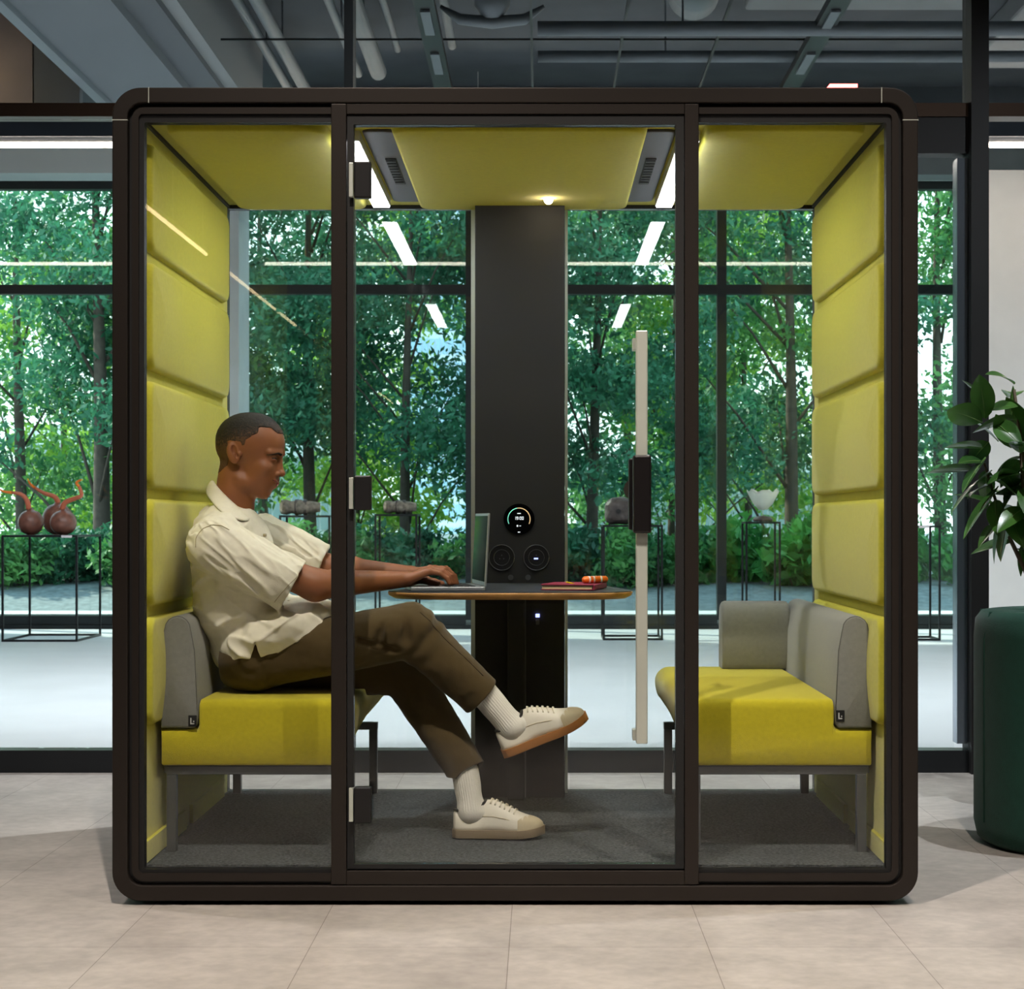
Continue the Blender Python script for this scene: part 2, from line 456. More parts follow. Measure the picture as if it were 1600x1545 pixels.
# concrete beams across the gallery ceiling
for k, (ya, h) in enumerate(((9.9, .28), (12.1, .3))):
    struct(MB().box(-2.05, XR, ya, ya+.3, CEZ-h, CEZ), f'trim_{17+k}', mat('beam_paint', C('6b7276'), .85, var=.08))
# thin ceiling panel rods along the depth
M_rod = mat('black_rod', C('111315'), .5)
gcount = 0
for px, pt in ((985, 960), (1135, 1095), (1340, 1235), (828, 832), (200+60, 0)):
    if pt == 0: continue
    yb = 8.8; zz = 4.1; xx = X(pt, (F*(zz-CAMZ)/(CY-133))+CAMY)
    tag(MB().box(xx-.008, xx+.008, PAR+.1, yb, zz, zz+.016).build('ceiling_rod', M_rod), 'thin black rod hung under the ceiling, reaching the pod top '+{828: 'near its middle', 985: 'right of the middle', 1135: 'above the right window post', 1340: 'beside the red light'}[px], 'rod', 'thin rods under the ceiling')
for yy in (3.2, 6.6):
    tag(MB().box(-2.05, XR-.3, yy, yy+.012, 4.118, 4.13).build('ceiling_rod', M_rod), 'thin black rod crossing the ceiling from side to side '+('nearest the viewer' if yy < 5 else 'further into the gallery'), 'rod')
# lighting tracks
M_track = mat('track_black', C('17181a'), .4, .3)
def track(xx, label):
    e = empty('lighting_track', (xx, 6, 4.0), label, 'track')
    MB().box(xx-.06, xx+.06, PAR+.1, 9.2, 4.0, 4.05).build('rail', M_track, e)
    for k in range(6):
        y = 3.6+k*.95
        MB().box(xx-.028, xx+.028, y, y+.5, 3.985, 3.999).build('lens_strip', M_duct, e)
    return e
track(X(690, F*2.965/(CY-130)+CAMY), 'black lighting track running away along the ceiling left of the middle')
track(X(1240, F*2.965/(CY-130)+CAMY), 'black lighting track running away along the ceiling at the right')
# ducts and pipes
def pipe(pts, r, label, name='pipe', m=None, cat='pipe', group=None, n=14):
    a, b_ = Vector(pts[0]), Vector(pts[-1]); e = empty(name, tuple((a+b_)/2), label, cat, group)
    MB().tube(pts, r, n).build('tube', m or M_duct, e, smooth=True)
    for t in (.15, .8):
        q = a.lerp(b_, t); rr = r if not hasattr(r, '__len__') else r[0]
        MB().box(q.x-.006, q.x+.006, q.y-.006, q.y+.006, q.z+rr*.6, CEZ-.001).build('hanger', M_duct, e)
    return e
k = 0
for x, z, r, w in ((-1.92, 4.33, .035, 'beside the soffit'), (-1.78, 4.3, .045, 'second from the soffit'), (-1.35, 4.35, .03, 'thin, before the fat pipe'), (-1.18, 4.3, .06, 'fattest of those left of the window post'), (-1.02, 4.4, .025, 'thin, right of the fat pipe'), (-.62, 4.36, .03, 'close to the window post')):
    pipe([(x, PAR+.1, z), (x, 5.2, z), (x, 8.9-k*.25, z)], r, 'grey ceiling pipe running away from the viewer, '+w, group='pipes along the left ceiling'); k += 1
pipe([(.95, 3.2, 4.32), (.95, 6.1, 4.32), (.95, 6.3, 4.32)], .16, 'short round grey duct ending above the pod, right of the middle', 'round_duct', cat='duct', n=28)
pipe([(-.3, 3.2, 4.3), (-.3, 5.5, 4.3)], .13, 'round grey duct ending above the middle of the pod', 'round_duct', cat='duct', n=28)
MB_ = MB()
MB_.tube([(-.62, 6.2, 4.22), (-.5, 6.2, 4.14), (-.3, 6.2, 4.12), (-.1, 6.2, 4.14), (.02, 6.2, 4.22)], [.012, .035, .04, .035, .012], 10)
MB_.lathe([(0, .3), (.07, .29), (.12, .2), (.11, .08), (.05, .0), (0, -.01)], (-.3, 6.2, 4.14), 24)
tag(MB_.build('air_diffuser', M_duct, smooth=True), 'pale grey bell shaped diffuser with two curved arms under the ceiling', 'diffuser')
for j, (y, z, r) in enumerate(((5.2, 4.02, .03), (5.9, 4.0, .045), (7.4, 4.22, .04))):
    pipe([(-.02, y, z), (2.5, y, z-.0), (XR-.2, y, z-.0)], r, 'grey pipe crossing the ceiling to the right, '+('nearest', 'second nearest', 'furthest and lowest')[j], group='pipes crossing the right ceiling')
for j in range(5):
    x = -.28+j*.09
    pipe([(x, 3.0, 4.46), (x, 5.0, 4.45), (x-.02, 5.8, 4.36)], .028, 'thin grey pipe in the bundle above the bell shaped diffuser', group='pipe bundle above the diffuser', n=8)
tag(MB().box(1.35, 2.9, 3.6, 7.0, 4.42, CEZ-.002, bev=.02).build('rectangular_duct', M_duct), 'flat rectangular grey duct under the ceiling at the right', 'duct')
tag(MB().box(3.2, 3.9, 3.4, 8.6, 4.44, CEZ-.002, bev=.02).build('rectangular_duct', M_duct), 'flat grey duct near the far right corner of the ceiling', 'duct')

# ---- concrete column at the facade
tag(MB().box(X(292, 11.9), X(373, 11.9), 11.9, 12.5, FZ, CEZ).build('concrete_column', mat('pale_concrete', C('c9d2d8'), .8, var=.06)), kind='structure')
bpy.data.objects['concrete_column'].name = 'trim_20'
# ================================================================ the meeting pod
PX0, PX1 = -1.170, 1.030; PZ0, PZ1 = 0.0, 2.22; PD = 1.46
IX0, IX1, IZ0, IZ1, IY0, IY1 = -1.10, .96, .09, 2.146, .05, 1.40
pod = empty('meeting_pod', (-.07, .7, 0), 'large dark bronze framed glass meeting pod lined with yellow fabric, standing on the stone floor', 'meeting pod')
def fabric(name, col, k=1., fine=620, b=.5):
    m = mat(name, tuple(c*k for c in col), .92, bump=b, bscale=fine, var=.07, vscale=90, sheen=.25, spec=.25)
    return m
M_yel = fabric('yellow_felt', C('ccc440'))
M_yel2 = fabric('yellow_bench_wool', C('bcaf22'))
M_gry = fabric('grey_wool', C('84847f'))
M_carpet = mat('dark_carpet', C('44484a'), .95, bump=2.5, bscale=140, var=.8, vscale=120, spec=.2)

n = 10
oO = rrect(PX0, PX1, PZ0, PZ1, .078, n); oI = rrect(PX0+.042, PX1-.042, PZ0+.042, PZ1-.042, .040, n)
MB().ring(oO, oI, 0, PD).build('shell', M_frame, pod, bevel=.003)
a1 = rrect(PX0+.043, PX1-.043, PZ0+.043, PZ1-.043, .039, n); a2 = rrect(PX0+.052, PX1-.052, PZ0+.052, PZ1-.052, .032, n)
b2 = rrect(PX0+.070, PX1-.070, PZ0+.074, PZ1-.070, .012, n)
MB().ring(a1, a2, .020, .05).build('shadow_gap', M_black, pod)
MB().ring(a2, b2, .010, .05).build('front_frame', M_frame, pod)
c2 = rrect(PX0+.084, PX1-.084, PZ0+.084, PZ1-.092, .006, n)
MB().ring(b2, c2, .018, .05).build('gasket', M_black, pod)
# rear frame
r1_ = rrect(PX0+.043, PX1-.043, PZ0+.043, PZ1-.043, .039, n); r2_ = rrect(IX0-.0, IX1+.0, IZ0+.0, IZ1-.012, .004, n)
MB().ring(r1_, r2_, IY1+.002, PD-.01).build('rear_frame', M_black, pod)
# posts beside the door
for a, c in ((517, 541), (1070, 1092)):
    MB().box(X(a, 0), X(c, 0), .003, .06, PZ0+.044, PZ1-.044, bev=.002).build('post', M_frame, pod)
MB().box(X(541, 0), X(1070, 0), .004, .05, PZ0+.043, PZ0+.082, bev=.002).build('threshold', M_frame, pod)
MB().box(X(541, 0), X(1070, 0), .004, .05, PZ1-.072, PZ1-.043, bev=.002).build('door_header', M_frame, pod)
# front side panes
gz0, gz1 = PZ0+.084, PZ1-.092
MB().box(PX0+.084, X(517, 0), .028, .038, gz0, gz1).build('side_pane', G_pod, pod)
MB().box(X(1092, 0), PX1-.084, .028, .038, gz0, gz1).build('side_pane', G_pod, pod)
# door
dx0, dx1, dz0, dz1 = X(542, 0), X(1069, 0), PZ0+.086, PZ1-.075
door = MB()
o4 = rrect(dx0, dx1, dz0, dz1, .002, 1); i4 = rrect(dx0+.017, dx1-.022, dz0+.012, dz1-.024, .002, 1)
door.ring(o4, i4, .010, .048)
door = door.build('door', M_black, pod)
MB().box(dx0+.0172, dx1-.0222, .022, .032, dz0+.0122, dz1-.0242).build('door_pane', G_pod, door)
for py0, py1 in ((253, 310), (743, 797), (1229, 1285)):
    h = MB(); h.box(X(553, -.01), X(580, -.01), -.012, .018, Z(py1, 0), Z(py0, 0), bev=.004)
    h = h.build('hinge', mat('hinge_black', C('1d1c1d'), .45, .3), door)
for py0, py1 in ((255, 308), (746, 795), (1231, 1283)):
    hp = MB().box(X(545, -.01), X(551.5, -.01), -.009, .016, Z(py1, 0), Z(py0, 0), bev=.001)
    hp.build('hinge_plate', M_alu, door)
hb = MB(); hb.box(X(994, -.06), X(1012, -.06), -.062, -.030, Z(1162, -.06), Z(516, -.06), bev=.003)
hb.box(X(989, -.03), X(1000, -.03), -.030, .022, Z(545, -.05), Z(527, -.05)); hb.box(X(989, -.03), X(1000, -.03), -.030, .022, Z(1158, -.05), Z(1142, -.05))
hb.build('door_handle', M_alu, door)
lk = MB(); lk.box(X(989, -.06), X(1017, -.06), -.085, -.026, Z(833, -.06), Z(711, -.06), bev=.006)
lk.box(X(983, -.03), X(1008, -.03), -.026, .022, Z(828, -.03), Z(716, -.03), bev=.004)
lk.build('door_lock', mat('lock_black', C('1c191a'), .35, .4), door)
kn = MB(); kn.tube([(X(991, .05), .034, Z(765, .05)), (X(991, .05), .075, Z(765, .05))], [.030, .027], 24)
kn.build('lock_knob', mat('knob_metal', C('6d665f'), .35, .7), door)
# rear panes either side of the column
clx0, clx1 = X(743, 1.3), X(882, 1.3)
MB().box(IX0+.002, clx0-.02, 1.412, 1.422, IZ0+.002, IZ1-.014).build('rear_pane', G_pod, pod)
MB().box(clx1+.02, IX1-.002, 1.412, 1.422, IZ0+.002, IZ1-.014).build('rear_pane', G_pod, pod)
MB().box(clx0-.018, clx0-.003, 1.36, 1.45, IZ0, IZ1-.014).build('edge_profile', M_alu, pod)
MB().box(clx1+.003, clx1+.012, 1.36, 1.45, IZ0, IZ1-.014).build('edge_profile', M_alu, pod)
# lining
MB().box(PX0+.045, IX0, IY0+.002, IY1, PZ0+.05, PZ1-.05).build('left_lining', M_yel, pod)
MB().box(IX1, PX1-.045, IY0+.002, IY1, PZ0+.05, PZ1-.05).build('right_lining', M_yel, pod)
MB().box(IX0+.001, IX1-.001, IY0+.002, IY1, IZ1, PZ1-.05).build('ceiling_lining', M_yel, pod)
MB().box(IX0+.001, IX1-.001, IY0+.0, IY1, PZ0+.05, IZ0).build('carpet', M_carpet, pod)
# wall pads (five to a wall)
zt5 = [(2.12, 1.80), (1.775, 1.465), (1.44, 1.13), (1.105, .795), (.765, .46)]
zt5 = [(Z(a, .1), Z(b_, .1)) for a, b_ in ((222, 392), (408, 577), (594, 764), (779, 948), (964, 1134))]
for side in (-1, 1):
    for j, (zb, za) in enumerate(zt5):
        m = MB()
        fn = (lambda u, v, h: Vector((IX0-.004+h, u, v))) if side < 0 else (lambda u, v, h: Vector((IX1+.004-h, u, v)))
        pad(m, .085, 1.33, za, zb, 0, .026, fn, r=.05, edge=.018, dome=.010)
        m.build('wall_pad', M_yel, pod)
        # a soft lip under each pad
for side in (-1, 1):
    m = MB(); x = IX0 if side < 0 else IX1
    for q in range(2):
        m.box(x, x-side*.012, .06+q*.66, .62+q*.66, IZ0+.0005, IZ0+.06, bev=.002)
    m.build('skirting', M_yel, pod)
# ceiling pads: three
for a, c, nm in ((IX0+.05, -.60, 'ceiling_pad'), (-.42, .30, 'ceiling_pad'), (.46, IX1-.05, 'ceiling_pad')):
    m = MB(); pad(m, a, c, .085, 1.36, 0, .03, lambda u, v, h: Vector((u, v, IZ1+.004-h)), r=.06, edge=.014, dome=.006); m.build(nm, M_yel, pod)
for x in (IX0, IX1-.009): MB().box(x, x+.009, IY0+.01, IY1, IZ1-.010, IZ1-.0005).build('corner_joint', M_black, pod)
# vent panels and LED bars
M_vent = mat('vent_grey', C('453f47'), .5)
M_slot = mat('vent_slot', C('1b1a1c'), .6)
M_pled = mat('pod_led', (1, 1, 1), .5, emis=(.95, .98, 1.0), estr=34)
for s, x0, x1, l0, l1 in ((-1, -.508, -.405, -.577, -.515), (1, .285, .385, .392, .452)):
    m = MB(); pad(m, x0, x1, .18, 1.30, 0, .01, lambda u, v, h: Vector((u, v, IZ1+.002-h)), r=.03, edge=.006, dome=.0)
    v_ = m.build('vent_panel', M_vent, pod)
    xc = (x0+x1)/2; m = MB()
    m.box(xc-.016, xc+.016, .55, .95, IZ1-.013, IZ1-.0075)
    for q in range(9): m.box(xc-.014, xc+.014, .56+q*.043, .572+q*.043, IZ1-.016, IZ1-.013)
    m.build('vent_slot', M_slot, v_)
    m = MB(); m.box(l0, l1, .20, 1.26, IZ1-.03, IZ1+.001, bev=.002)
    lb = m.build('light_bar', mat('bar_white', C('d0d0d0'), .5), pod)
    MB().box(l0+.004, l1-.004, .205, 1.255, IZ1-.034, IZ1-.0305).build('diffuser', M_pled, lb)
# glowing dome put in for a room spotlight's reflection in the glass
ys = 1.09; xs = X(857, ys)
m = MB(); m.lathe([(0, 0), (.022, 0), (.022, -.006), (.016, -.008), (.0, -.008)], (xs, ys, IZ1-.016), 20)
sp = m.build('glint_mount', M_alu, pod)
m = MB(); m.lathe([(0, -.0), (.011, -.001), (.016, -.012), (.012, -.022), (.006, -.027), (0, -.028)], (xs, ys, IZ1-.0245), 20)
m.build('spot_glint', mat('spot_glint_glow', (1, 1, 1), .5, emis=(1, .82, .6), estr=60), sp)
# red presence light on the roof
m = MB()
xa, xb = X(1287, .05), X(1338, .05)
m.prism([(xa, PZ1+.0), (xb, PZ1+.0), (xb, PZ1+.017), (xa+.014, PZ1+.017)], .03, .07)
m.build('status_light', mat('red_glow', (.8, .05, .05), .4, emis=(1, .10, .09), estr=9), pod)
# joints in the frame corners
for x in (PX0, PX1-.042): MB().box(x-.0006, x+.0426, -.0006, .01, PZ1-.09, PZ1-.0875).build('frame_joint', M_alu, pod)
for x in (PX0+.10, PX1-.10): MB().box(x-.0012, x+.0012, -.0006, .01, PZ1-.042, PZ1+.0006).build('frame_joint', M_alu, pod)
for x in (PX0+.2, PX1-.2):
    for y in (.12, 1.3): MB().tube([(x, y, FZ), (x, y, PZ0)], .03, 16).build('levelling_foot', M_black, pod)

# ---- service column
M_col = mat('column_charcoal', C('2b2a2c'), .6, .15)
cy0 = 1.25
m = MB(); m.box(clx0, clx1, cy0, 1.455, IZ0, IZ1-.001, bev=.003)
col = m.build('service_column', M_col, pod)
m = MB(); m.box(X(820, cy0), X(822, cy0), cy0-.002, cy0+.01, IZ0, Z(936, cy0)); m.build('column_seam', mat('seam_grey', C('6a6a6c'), .5, .3), col)
def disc_c(px, py, r, y0, y1, m, mi=0, n=36):
    c = P(px, py, cy0); m.tube([(c.x, y0, c.z), (c.x, y1, c.z)], r, n, mi); return c
m = MB(); c = disc_c(811, 811, .053, cy0-.006, cy0+.002, m)
dsp = m.build('control_display', mat('display_black', C('060607'), .15), col)
def arc(m, c, r, a0, a1, w, y, mi=0, n=16):
    pts = [(c.x+r*math.cos(math.radians(a0+(a1-a0)*k/n)), y, c.z+r*math.sin(math.radians(a0+(a1-a0)*k/n))) for k in range(n+1)]
    m.tube(pts, w, 6, mi)
Eg = mat('display_green', (.1, .4, .3), .5, emis=(.25, .9, .65), estr=.8); Eo = mat('display_amber', (.4, .3, .1), .5, emis=(1, .66, .35), estr=.7); Ew = mat('display_white', (.5, .5, .5), .5, emis=(.9, .95, 1), estr=.9)
m = MB(); c = P(811, 811, cy0); arc(m, c, .038, 205, 100, .0015, cy0-.0075, 0); arc(m, c, .038, 100, -25, .0015, cy0-.0075, 1)
m.build('display_scale', [Eg, Eo], dsp)
def glyphs(m, txt, x, z, y, h):
    segs = {'1': 'bc', '9': 'abcdfg', '0': 'abcdef', '2': 'abged', '3': 'abgcd', '5': 'afgcd', '4': 'fgbc', '7': 'abc'}
    w = h*.55; t = h*.14
    for ch in txt:
        if ch == ':':
            for q in (.3, .7): m.box(x, x+t, y-.001, y, z+h*q-t/2, z+h*q+t/2)
            x += t*2.2; continue
        S = {'a': (0, w, h-t, h), 'd': (0, w, 0, t), 'g': (0, w, h/2-t/2, h/2+t/2), 'f': (0, t, h/2, h), 'b': (w-t, w, h/2, h), 'e': (0, t, 0, h/2), 'c': (w-t, w, 0, h/2)}
        for s_ in segs.get(ch, ''):
            q = S[s_]; m.box(x+q[0], x+q[1], y-.001, y, z+q[2], z+q[3])
        x += w+t*1.3
m = MB(); glyphs(m, '19:00', c.x-.0165, c.z-.002, cy0-.0065, .0105)
m.box(c.x-.006, c.x+.006, cy0-.0075, cy0-.0065, c.z+.018, c.z+.021); m.box(c.x-.008, c.x-.003, cy0-.0075, cy0-.0065, c.z-.026, c.z-.020); m.box(c.x+.001, c.x+.007, cy0-.0075, cy0-.0065, c.z-.024, c.z-.022)
m.box(c.x-.004, c.x+.004, cy0-.0075, cy0-.0065, c.z-.046, c.z-.043)
m.build('display_digits', Ew, dsp)
M_sock = mat('socket_black', C('1d1c1e'), .4)
M_rim = mat('socket_rim', C('6e6e72'), .35, .6)
for k, (px, py) in enumerate(((784, 871), (838, 871))):
    m = MB(); c = disc_c(px, py, .044, cy0-.004, cy0+.002, m)
    s_ = m.build('power_socket', M_sock, col)
    m = MB(); arc(m, c, .0435, 0, 360, .0014, cy0-.0048, n=40); arc(m, c, .027, 0, 360, .0007, cy0-.0046, n=30); m.build('rim', M_rim, s_)
    m = MB()
    for a in (90, 210, 330):
        q = math.radians(a); m.tube([(c.x+.008*math.cos(q), cy0-.007, c.z+.008*math.sin(q)), (c.x+.008*math.cos(q), cy0-.003, c.z+.008*math.sin(q))], .0022, 8)
    m.build('pin_hole', M_rim, s_)
    if k: MB().box(c.x-.008, c.x+.006, cy0-.008, cy0-.004, c.z-.006, c.z-.001).build('status_led', mat('blue_led', (.1, .1, .5), .5, emis=(.35, .4, 1), estr=2.5), s_)
for px in (798, 825):
    m = MB(); c = disc_c(px, 902, .0095, cy0-.006, cy0+.002, m, n=16); m.build('push_button', M_rim, col)
m = MB(); c = P(840, 962, cy0); m.box(c.x-.007, c.x+.007, cy0-.008, cy0-.001, c.z-.005, c.z+.007, bev=.001); m.build('status_led', mat('blue_led', (.1, .1, .5)), col)
m = MB(); m.box(c.x-.006, c.x+.006, cy0-.006, cy0-.001, c.z-.03, c.z-.012, bev=.001); m.build('switch', M_rim, col)

# ================================================================ table
TZ = .825; ty0, ty1 = .46, 1.246
tab = empty('pod_table', (-.09, .9, IZ0), 'small dark topped table with a pale wood edge before the charcoal column', 'table')
tx0, tx1 = X(604, .55), X(990, .55)
def outline(off):
    pts = []; a0, a1 = tx0+off, tx1-off; y0 = ty0+off; y1 = ty1
    r = .14
    for cx, cy, s0 in ((a0+r, y0+r, 180), (a1-r, y0+r, 270)):
        for k in range(11):
            a = math.radians(s0+9*k); pts.append((cx+r*math.cos(a), cy+r*math.sin(a)))
    pts += [(.16, y1), (-.30, y1)]
    return pts
m = MB(); m.prism(outline(.002), TZ-.003, TZ, 'z'); m.build('tabletop', mat('dark_laminate', C('3c4046'), .35, spec=.5), tab)
m = MB()
rs = [[m.bm.verts.new((p[0], p[1], z)) for p in outline(o_)] for o_, z in ((.001, TZ-.0032), (0, TZ-.006), (.003, TZ-.014), (.02, TZ-.024))]
nn = len(rs[0])
for a, c in zip(rs, rs[1:]):
    for k in range(nn):
        f = m.bm.faces.new((a[k], a[(k+1) % nn], c[(k+1) % nn], c[k])); f.smooth = True
m.bm.faces.new(rs[0]); m.bm.faces.new(rs[-1])
m.build('table_edge', mat('oak_edge', C('b98a4e'), .5, var=.15, vscale=30), tab)
m = MB(); m.box(X(793, 1.2), X(819, 1.2), 1.19, 1.246, IZ0+.0005, TZ-.025, bev=.004); m.build('table_leg', M_char, tab)
m = MB(); m.box(-.3, .12, 1.05, 1.2, TZ-.034, TZ-.0245, bev=.003); m.build('bracket', M_char, tab)

# ================================================================ benches
BY0, BY1 = .22, 1.385; BZ0, BZ1 = Z(1197, BY0), Z(1092, BY0)
def bench(side, label):
    s = side
    xw = IX0+.006+.03+.0 if s < 0 else IX1-.006-.03
    xw = X(251, BY0) if s < 0 else X(1363, BY0)
    xe = -.538 if s < 0 else .398                        # free end
    root = empty('pod_bench', ((xw+xe)/2, .8, IZ0), label, 'bench', 'yellow benches inside the pod')
    sg = 1 if s < 0 else -1                              # direction from wall to the free end
    # seat: side profile in x/z, swept in y with a rounded free front corner
    nz = 12
    L_ = abs(xe-xw); cw = .108; ch = Z(1138, BY0)       # notch for the grey cushion
    def face_profile(end, tp):
        pr = [(0, BZ0+.004), (.004, BZ0), (end-tp-.015, BZ0), (end-tp, BZ0+.006)]
        for k in range(nz+1):
            t = k/nz; z = BZ0+.006+(BZ1-.05-BZ0-.006)*t
            pr.append((end-tp+tp*(1-(1-t)**2.1), z))
        for k in range(1, 9):
            a = k/8*PI/2; pr.append((end-.05+.05*math.cos(a), BZ1-.05+.05*math.sin(a)))
        pr += [(cw+.012, BZ1), (cw+.003, BZ1-.004), (cw, BZ1-.012), (cw, ch+.01), (cw-.006, ch), (.0, ch)]
        return pr
    m = MB(); rows = []
    ysn = [(BY0, .028, 1), (BY0+.003, .012, 1), (BY0+.010, .004, 1), (BY0+.024, 0, 1), (BY0+.2, 0, 1), (.9, 0, 1), (BY1-.02, 0, 1), (BY1, .01, 1)]
    zc = (BZ0+BZ1)/2
    for y, ins, _ in ysn:
        # the free end bows: short at the front corner, full from y=.5 on
        rc = .045; dd = y-BY0
        e = L_-(rc-math.sqrt(max(0, rc*rc-(rc-dd)**2)) if dd < rc else 0)*.6
        row = []
        for u, z in face_profile(e, .018+.085*min(1, max(0, y-BY0-.02)/.6)):
            zz = z-ins if z > zc else z+ins*.3
            uu = u-ins*.3 if u > L_/2 else u+ins*.15
            row.append(m.bm.verts.new((xw+sg*uu, y, zz)))
        rows.append(row)
    k_ = len(rows[0])
    for a, c in zip(rows, rows[1:]):
        for k in range(k_):
            f = m.bm.faces.new((a[k], a[(k+1) % k_], c[(k+1) % k_], c[k])); f.smooth = True
    m.bm.faces.new(rows[0]); m.bm.faces.new(rows[-1])
    seat = m.build('seat', M_yel2, root, smooth=math.radians(35))
    m = MB(); m.tube([(xw+sg*(cw+.01), BY0+.012, BZ1-.006), (xw+sg*(L_-.09), BY0+.012, BZ1-.006)], .0016, 6); m.build('seam', mat('seam_yellow', C('8d8410'), .9), seat)
    # side cushion: rounded wedge along the wall
    top = Z(962, BY0)
    def wedge(off, ins):
        w = cw-.002
        pr = [(ins, ch+ins+.001), (w-.012-ins*.2, ch+ins+.001), (w-.002-ins, ch+.012+ins), (w-ins, ch+.05), (w-.008-ins, top-.1), (w-.018-ins, top-.045)]
        cxw = (w-.02)/2+.004; rr = (w-.03)/2
        for k in range(0, 9):
            a = k/8*PI; pr.append((cxw+(rr-ins*.8)*math.cos(a)+.001, top-.038+(.038-ins*.8)*math.sin(a)))
        pr += [(.003+ins, top-.06), (ins, top-.16)]
        return pr
    m = MB(); rows = []
    for y, ins in ((BY0-.002, .007), (BY0+.001, .0025), (BY0+.007, 0), (.6, 0), (BY1-.10, 0), (BY1-.004, 0)):
        rows.append([m.bm.verts.new((xw+sg*u, y, z)) for u, z in wedge(0, ins)])
    k_ = len(rows[0])
    for a, c in zip(rows, rows[1:]):
        for k in range(k_):
            f = m.bm.faces.new((a[k], a[(k+1) % k_], c[(k+1) % k_], c[k])); f.smooth = True
    m.bm.faces.new(rows[0]); m.bm.faces.new(rows[-1])
    cus = m.build('side_cushion', M_gry, root, smooth=math.radians(40))
    m = MB(); tp = wedge(0, .002); pts = [(xw+sg*u, BY0+.001, z) for u, z in tp[3:]]; m.tube(pts, .0012, 6); m.build('piping', mat('grey_piping', C('5d5d5a'), .9), cus)
    # rear cushion along the glass
    xi = xw+sg*(cw-.02); xo = .622 if s > 0 else -.762
    m = MB(); a, c = sorted((xi, xo)); zb = BZ1+.001; zt_ = Z(940, 1.25)
    prof = [(1.262, zb), (1.250, zb+.02), (1.262, zt_-.06)]
    for k in range(7): q = PI-k/6*PI; prof.append((1.322+.052*math.cos(q), zt_-.04+.04*math.sin(q)))
    prof += [(1.378, zt_-.06), (1.383, zb)]
    rows = []
    for x, ins in ((a, .012), (a+.004, .004), (a+.014, 0), (c-.014, 0), (c-.004, .004), (c, .012)):
        rows.append([m.bm.verts.new((x, 1.317+(y-1.317)*(1-ins*6), z-ins*(z-zb)/(zt_-zb))) for y, z in prof])
    k_ = len(rows[0])
    for p_, q_ in zip(rows, rows[1:]):
        for k in range(k_):
            f = m.bm.faces.new((p_[k], p_[(k+1) % k_], q_[(k+1) % k_], q_[k])); f.smooth = True
    m.bm.faces.new(rows[0]); m.bm.faces.new(rows[-1])
    m.build('rear_cushion', M_gry, root, smooth=math.radians(50))
    # small black tag
    m = MB(); tx = xw+sg*(cw-.016); tz = Z(1118 if s > 0 else 1126, BY0)
    m.box(tx-.012, tx+.012, BY0-.006, BY0-.0022, tz-.016, tz+.016, bev=.001)
    tg = m.build('brand_tag', mat('tag_black', C('0b0b0c'), .7), cus)
    m = MB(); m.box(tx-.006, tx-.003, BY0-.0075, BY0-.006, tz-.006, tz+.009); m.box(tx-.006, tx+.005, BY0-.0075, BY0-.006, tz-.009, tz-.006); m.box(tx+.002, tx+.005, BY0-.0075, BY0-.006, tz-.003, tz+.001)
    m.build('tag_mark', mat('tag_white', C('cfcfcf'), .8), tg)
    # metal base
    M_leg = mat('bench_leg_metal', C('5a5d61'), .4, .6)
    m = MB()
    x0, x1 = xw+sg*.012, xw+sg*(L_-.030)
    for y in (BY0+.015, BY1-.045): m.box(x0, x1, y, y+.03, BZ0-.026, BZ0-.0005, bev=.002)
    for x in (x0, x1-sg*.12): m.box(x-.012, x+.012, BY0+.045, BY1-.045, BZ0-.026, BZ0-.0005, bev=.002)
    m.build('base_frame', M_leg, root)
    for x in (x0+sg*.015, x1-sg*.015):
        for y in (BY0+.03, BY1-.03):
            m = MB(); m.box(x-.014, x+.014, y-.014, y+.014, IZ0+.0005, BZ0-.0265, bev=.002); m.build('leg', M_leg, root)
    return root
bench(-1, 'yellow upholstered bench with grey cushions under the seated man, left in the pod')
bench(1, 'empty yellow upholstered bench with grey corner cushions, right in the pod')
# ================================================================ outside
def leaf_mat(name, c1, c2, transl=.35):
    m = bpy.data.materials.new(name); m.use_nodes = True
    nt = m.node_tree; N = nt.nodes; L = nt.links; b = N['Principled BSDF']
    tc = N.new('ShaderNodeTexCoord'); n = N.new('ShaderNodeTexNoise'); n.inputs['Scale'].default_value = 2.2; n.inputs['Detail'].default_value = 6
    L.new(tc.outputs['Object'], n.inputs['Vector'])
    cr = N.new('ShaderNodeValToRGB'); cr.color_ramp.elements[0].position = .36; cr.color_ramp.elements[1].position = .64
    cr.color_ramp.elements[0].color = (*c1, 1); cr.color_ramp.elements[1].color = (*c2, 1)
    L.new(n.outputs['Fac'], cr.inputs[0]); L.new(cr.outputs[0], b.inputs['Base Color']); b.inputs['Roughness'].default_value = .55
    t = N.new('ShaderNodeBsdfTranslucent'); L.new(cr.outputs[0], t.inputs['Color'])
    ms = N.new('ShaderNodeMixShader'); ms.inputs[0].default_value = transl
    L.new(b.outputs[0], ms.inputs[1]); L.new(t.outputs[0], ms.inputs[2]); L.new(ms.outputs[0], N['Material Output'].inputs['Surface'])
    return m
L_dark = leaf_mat('tree_leaf_dark', C('1f5a40'), C('4f9470'))
L_mid = leaf_mat('tree_leaf_mid', C('2c6c40'), C('74b060'))
L_lime = leaf_mat('tree_leaf_lime', C('5a9a3c'), C('a8cc55'), .5)
L_blue = leaf_mat('shrub_leaf_blue', C('20573f'), C('4c9670'))
L_shrub = leaf_mat('shrub_leaf_green', C('2c7a3a'), C('62b04a'))
M_bark = mat('bark', C('4a4038'), .9, var=.3, vscale=12, bump=.5, bscale=30)

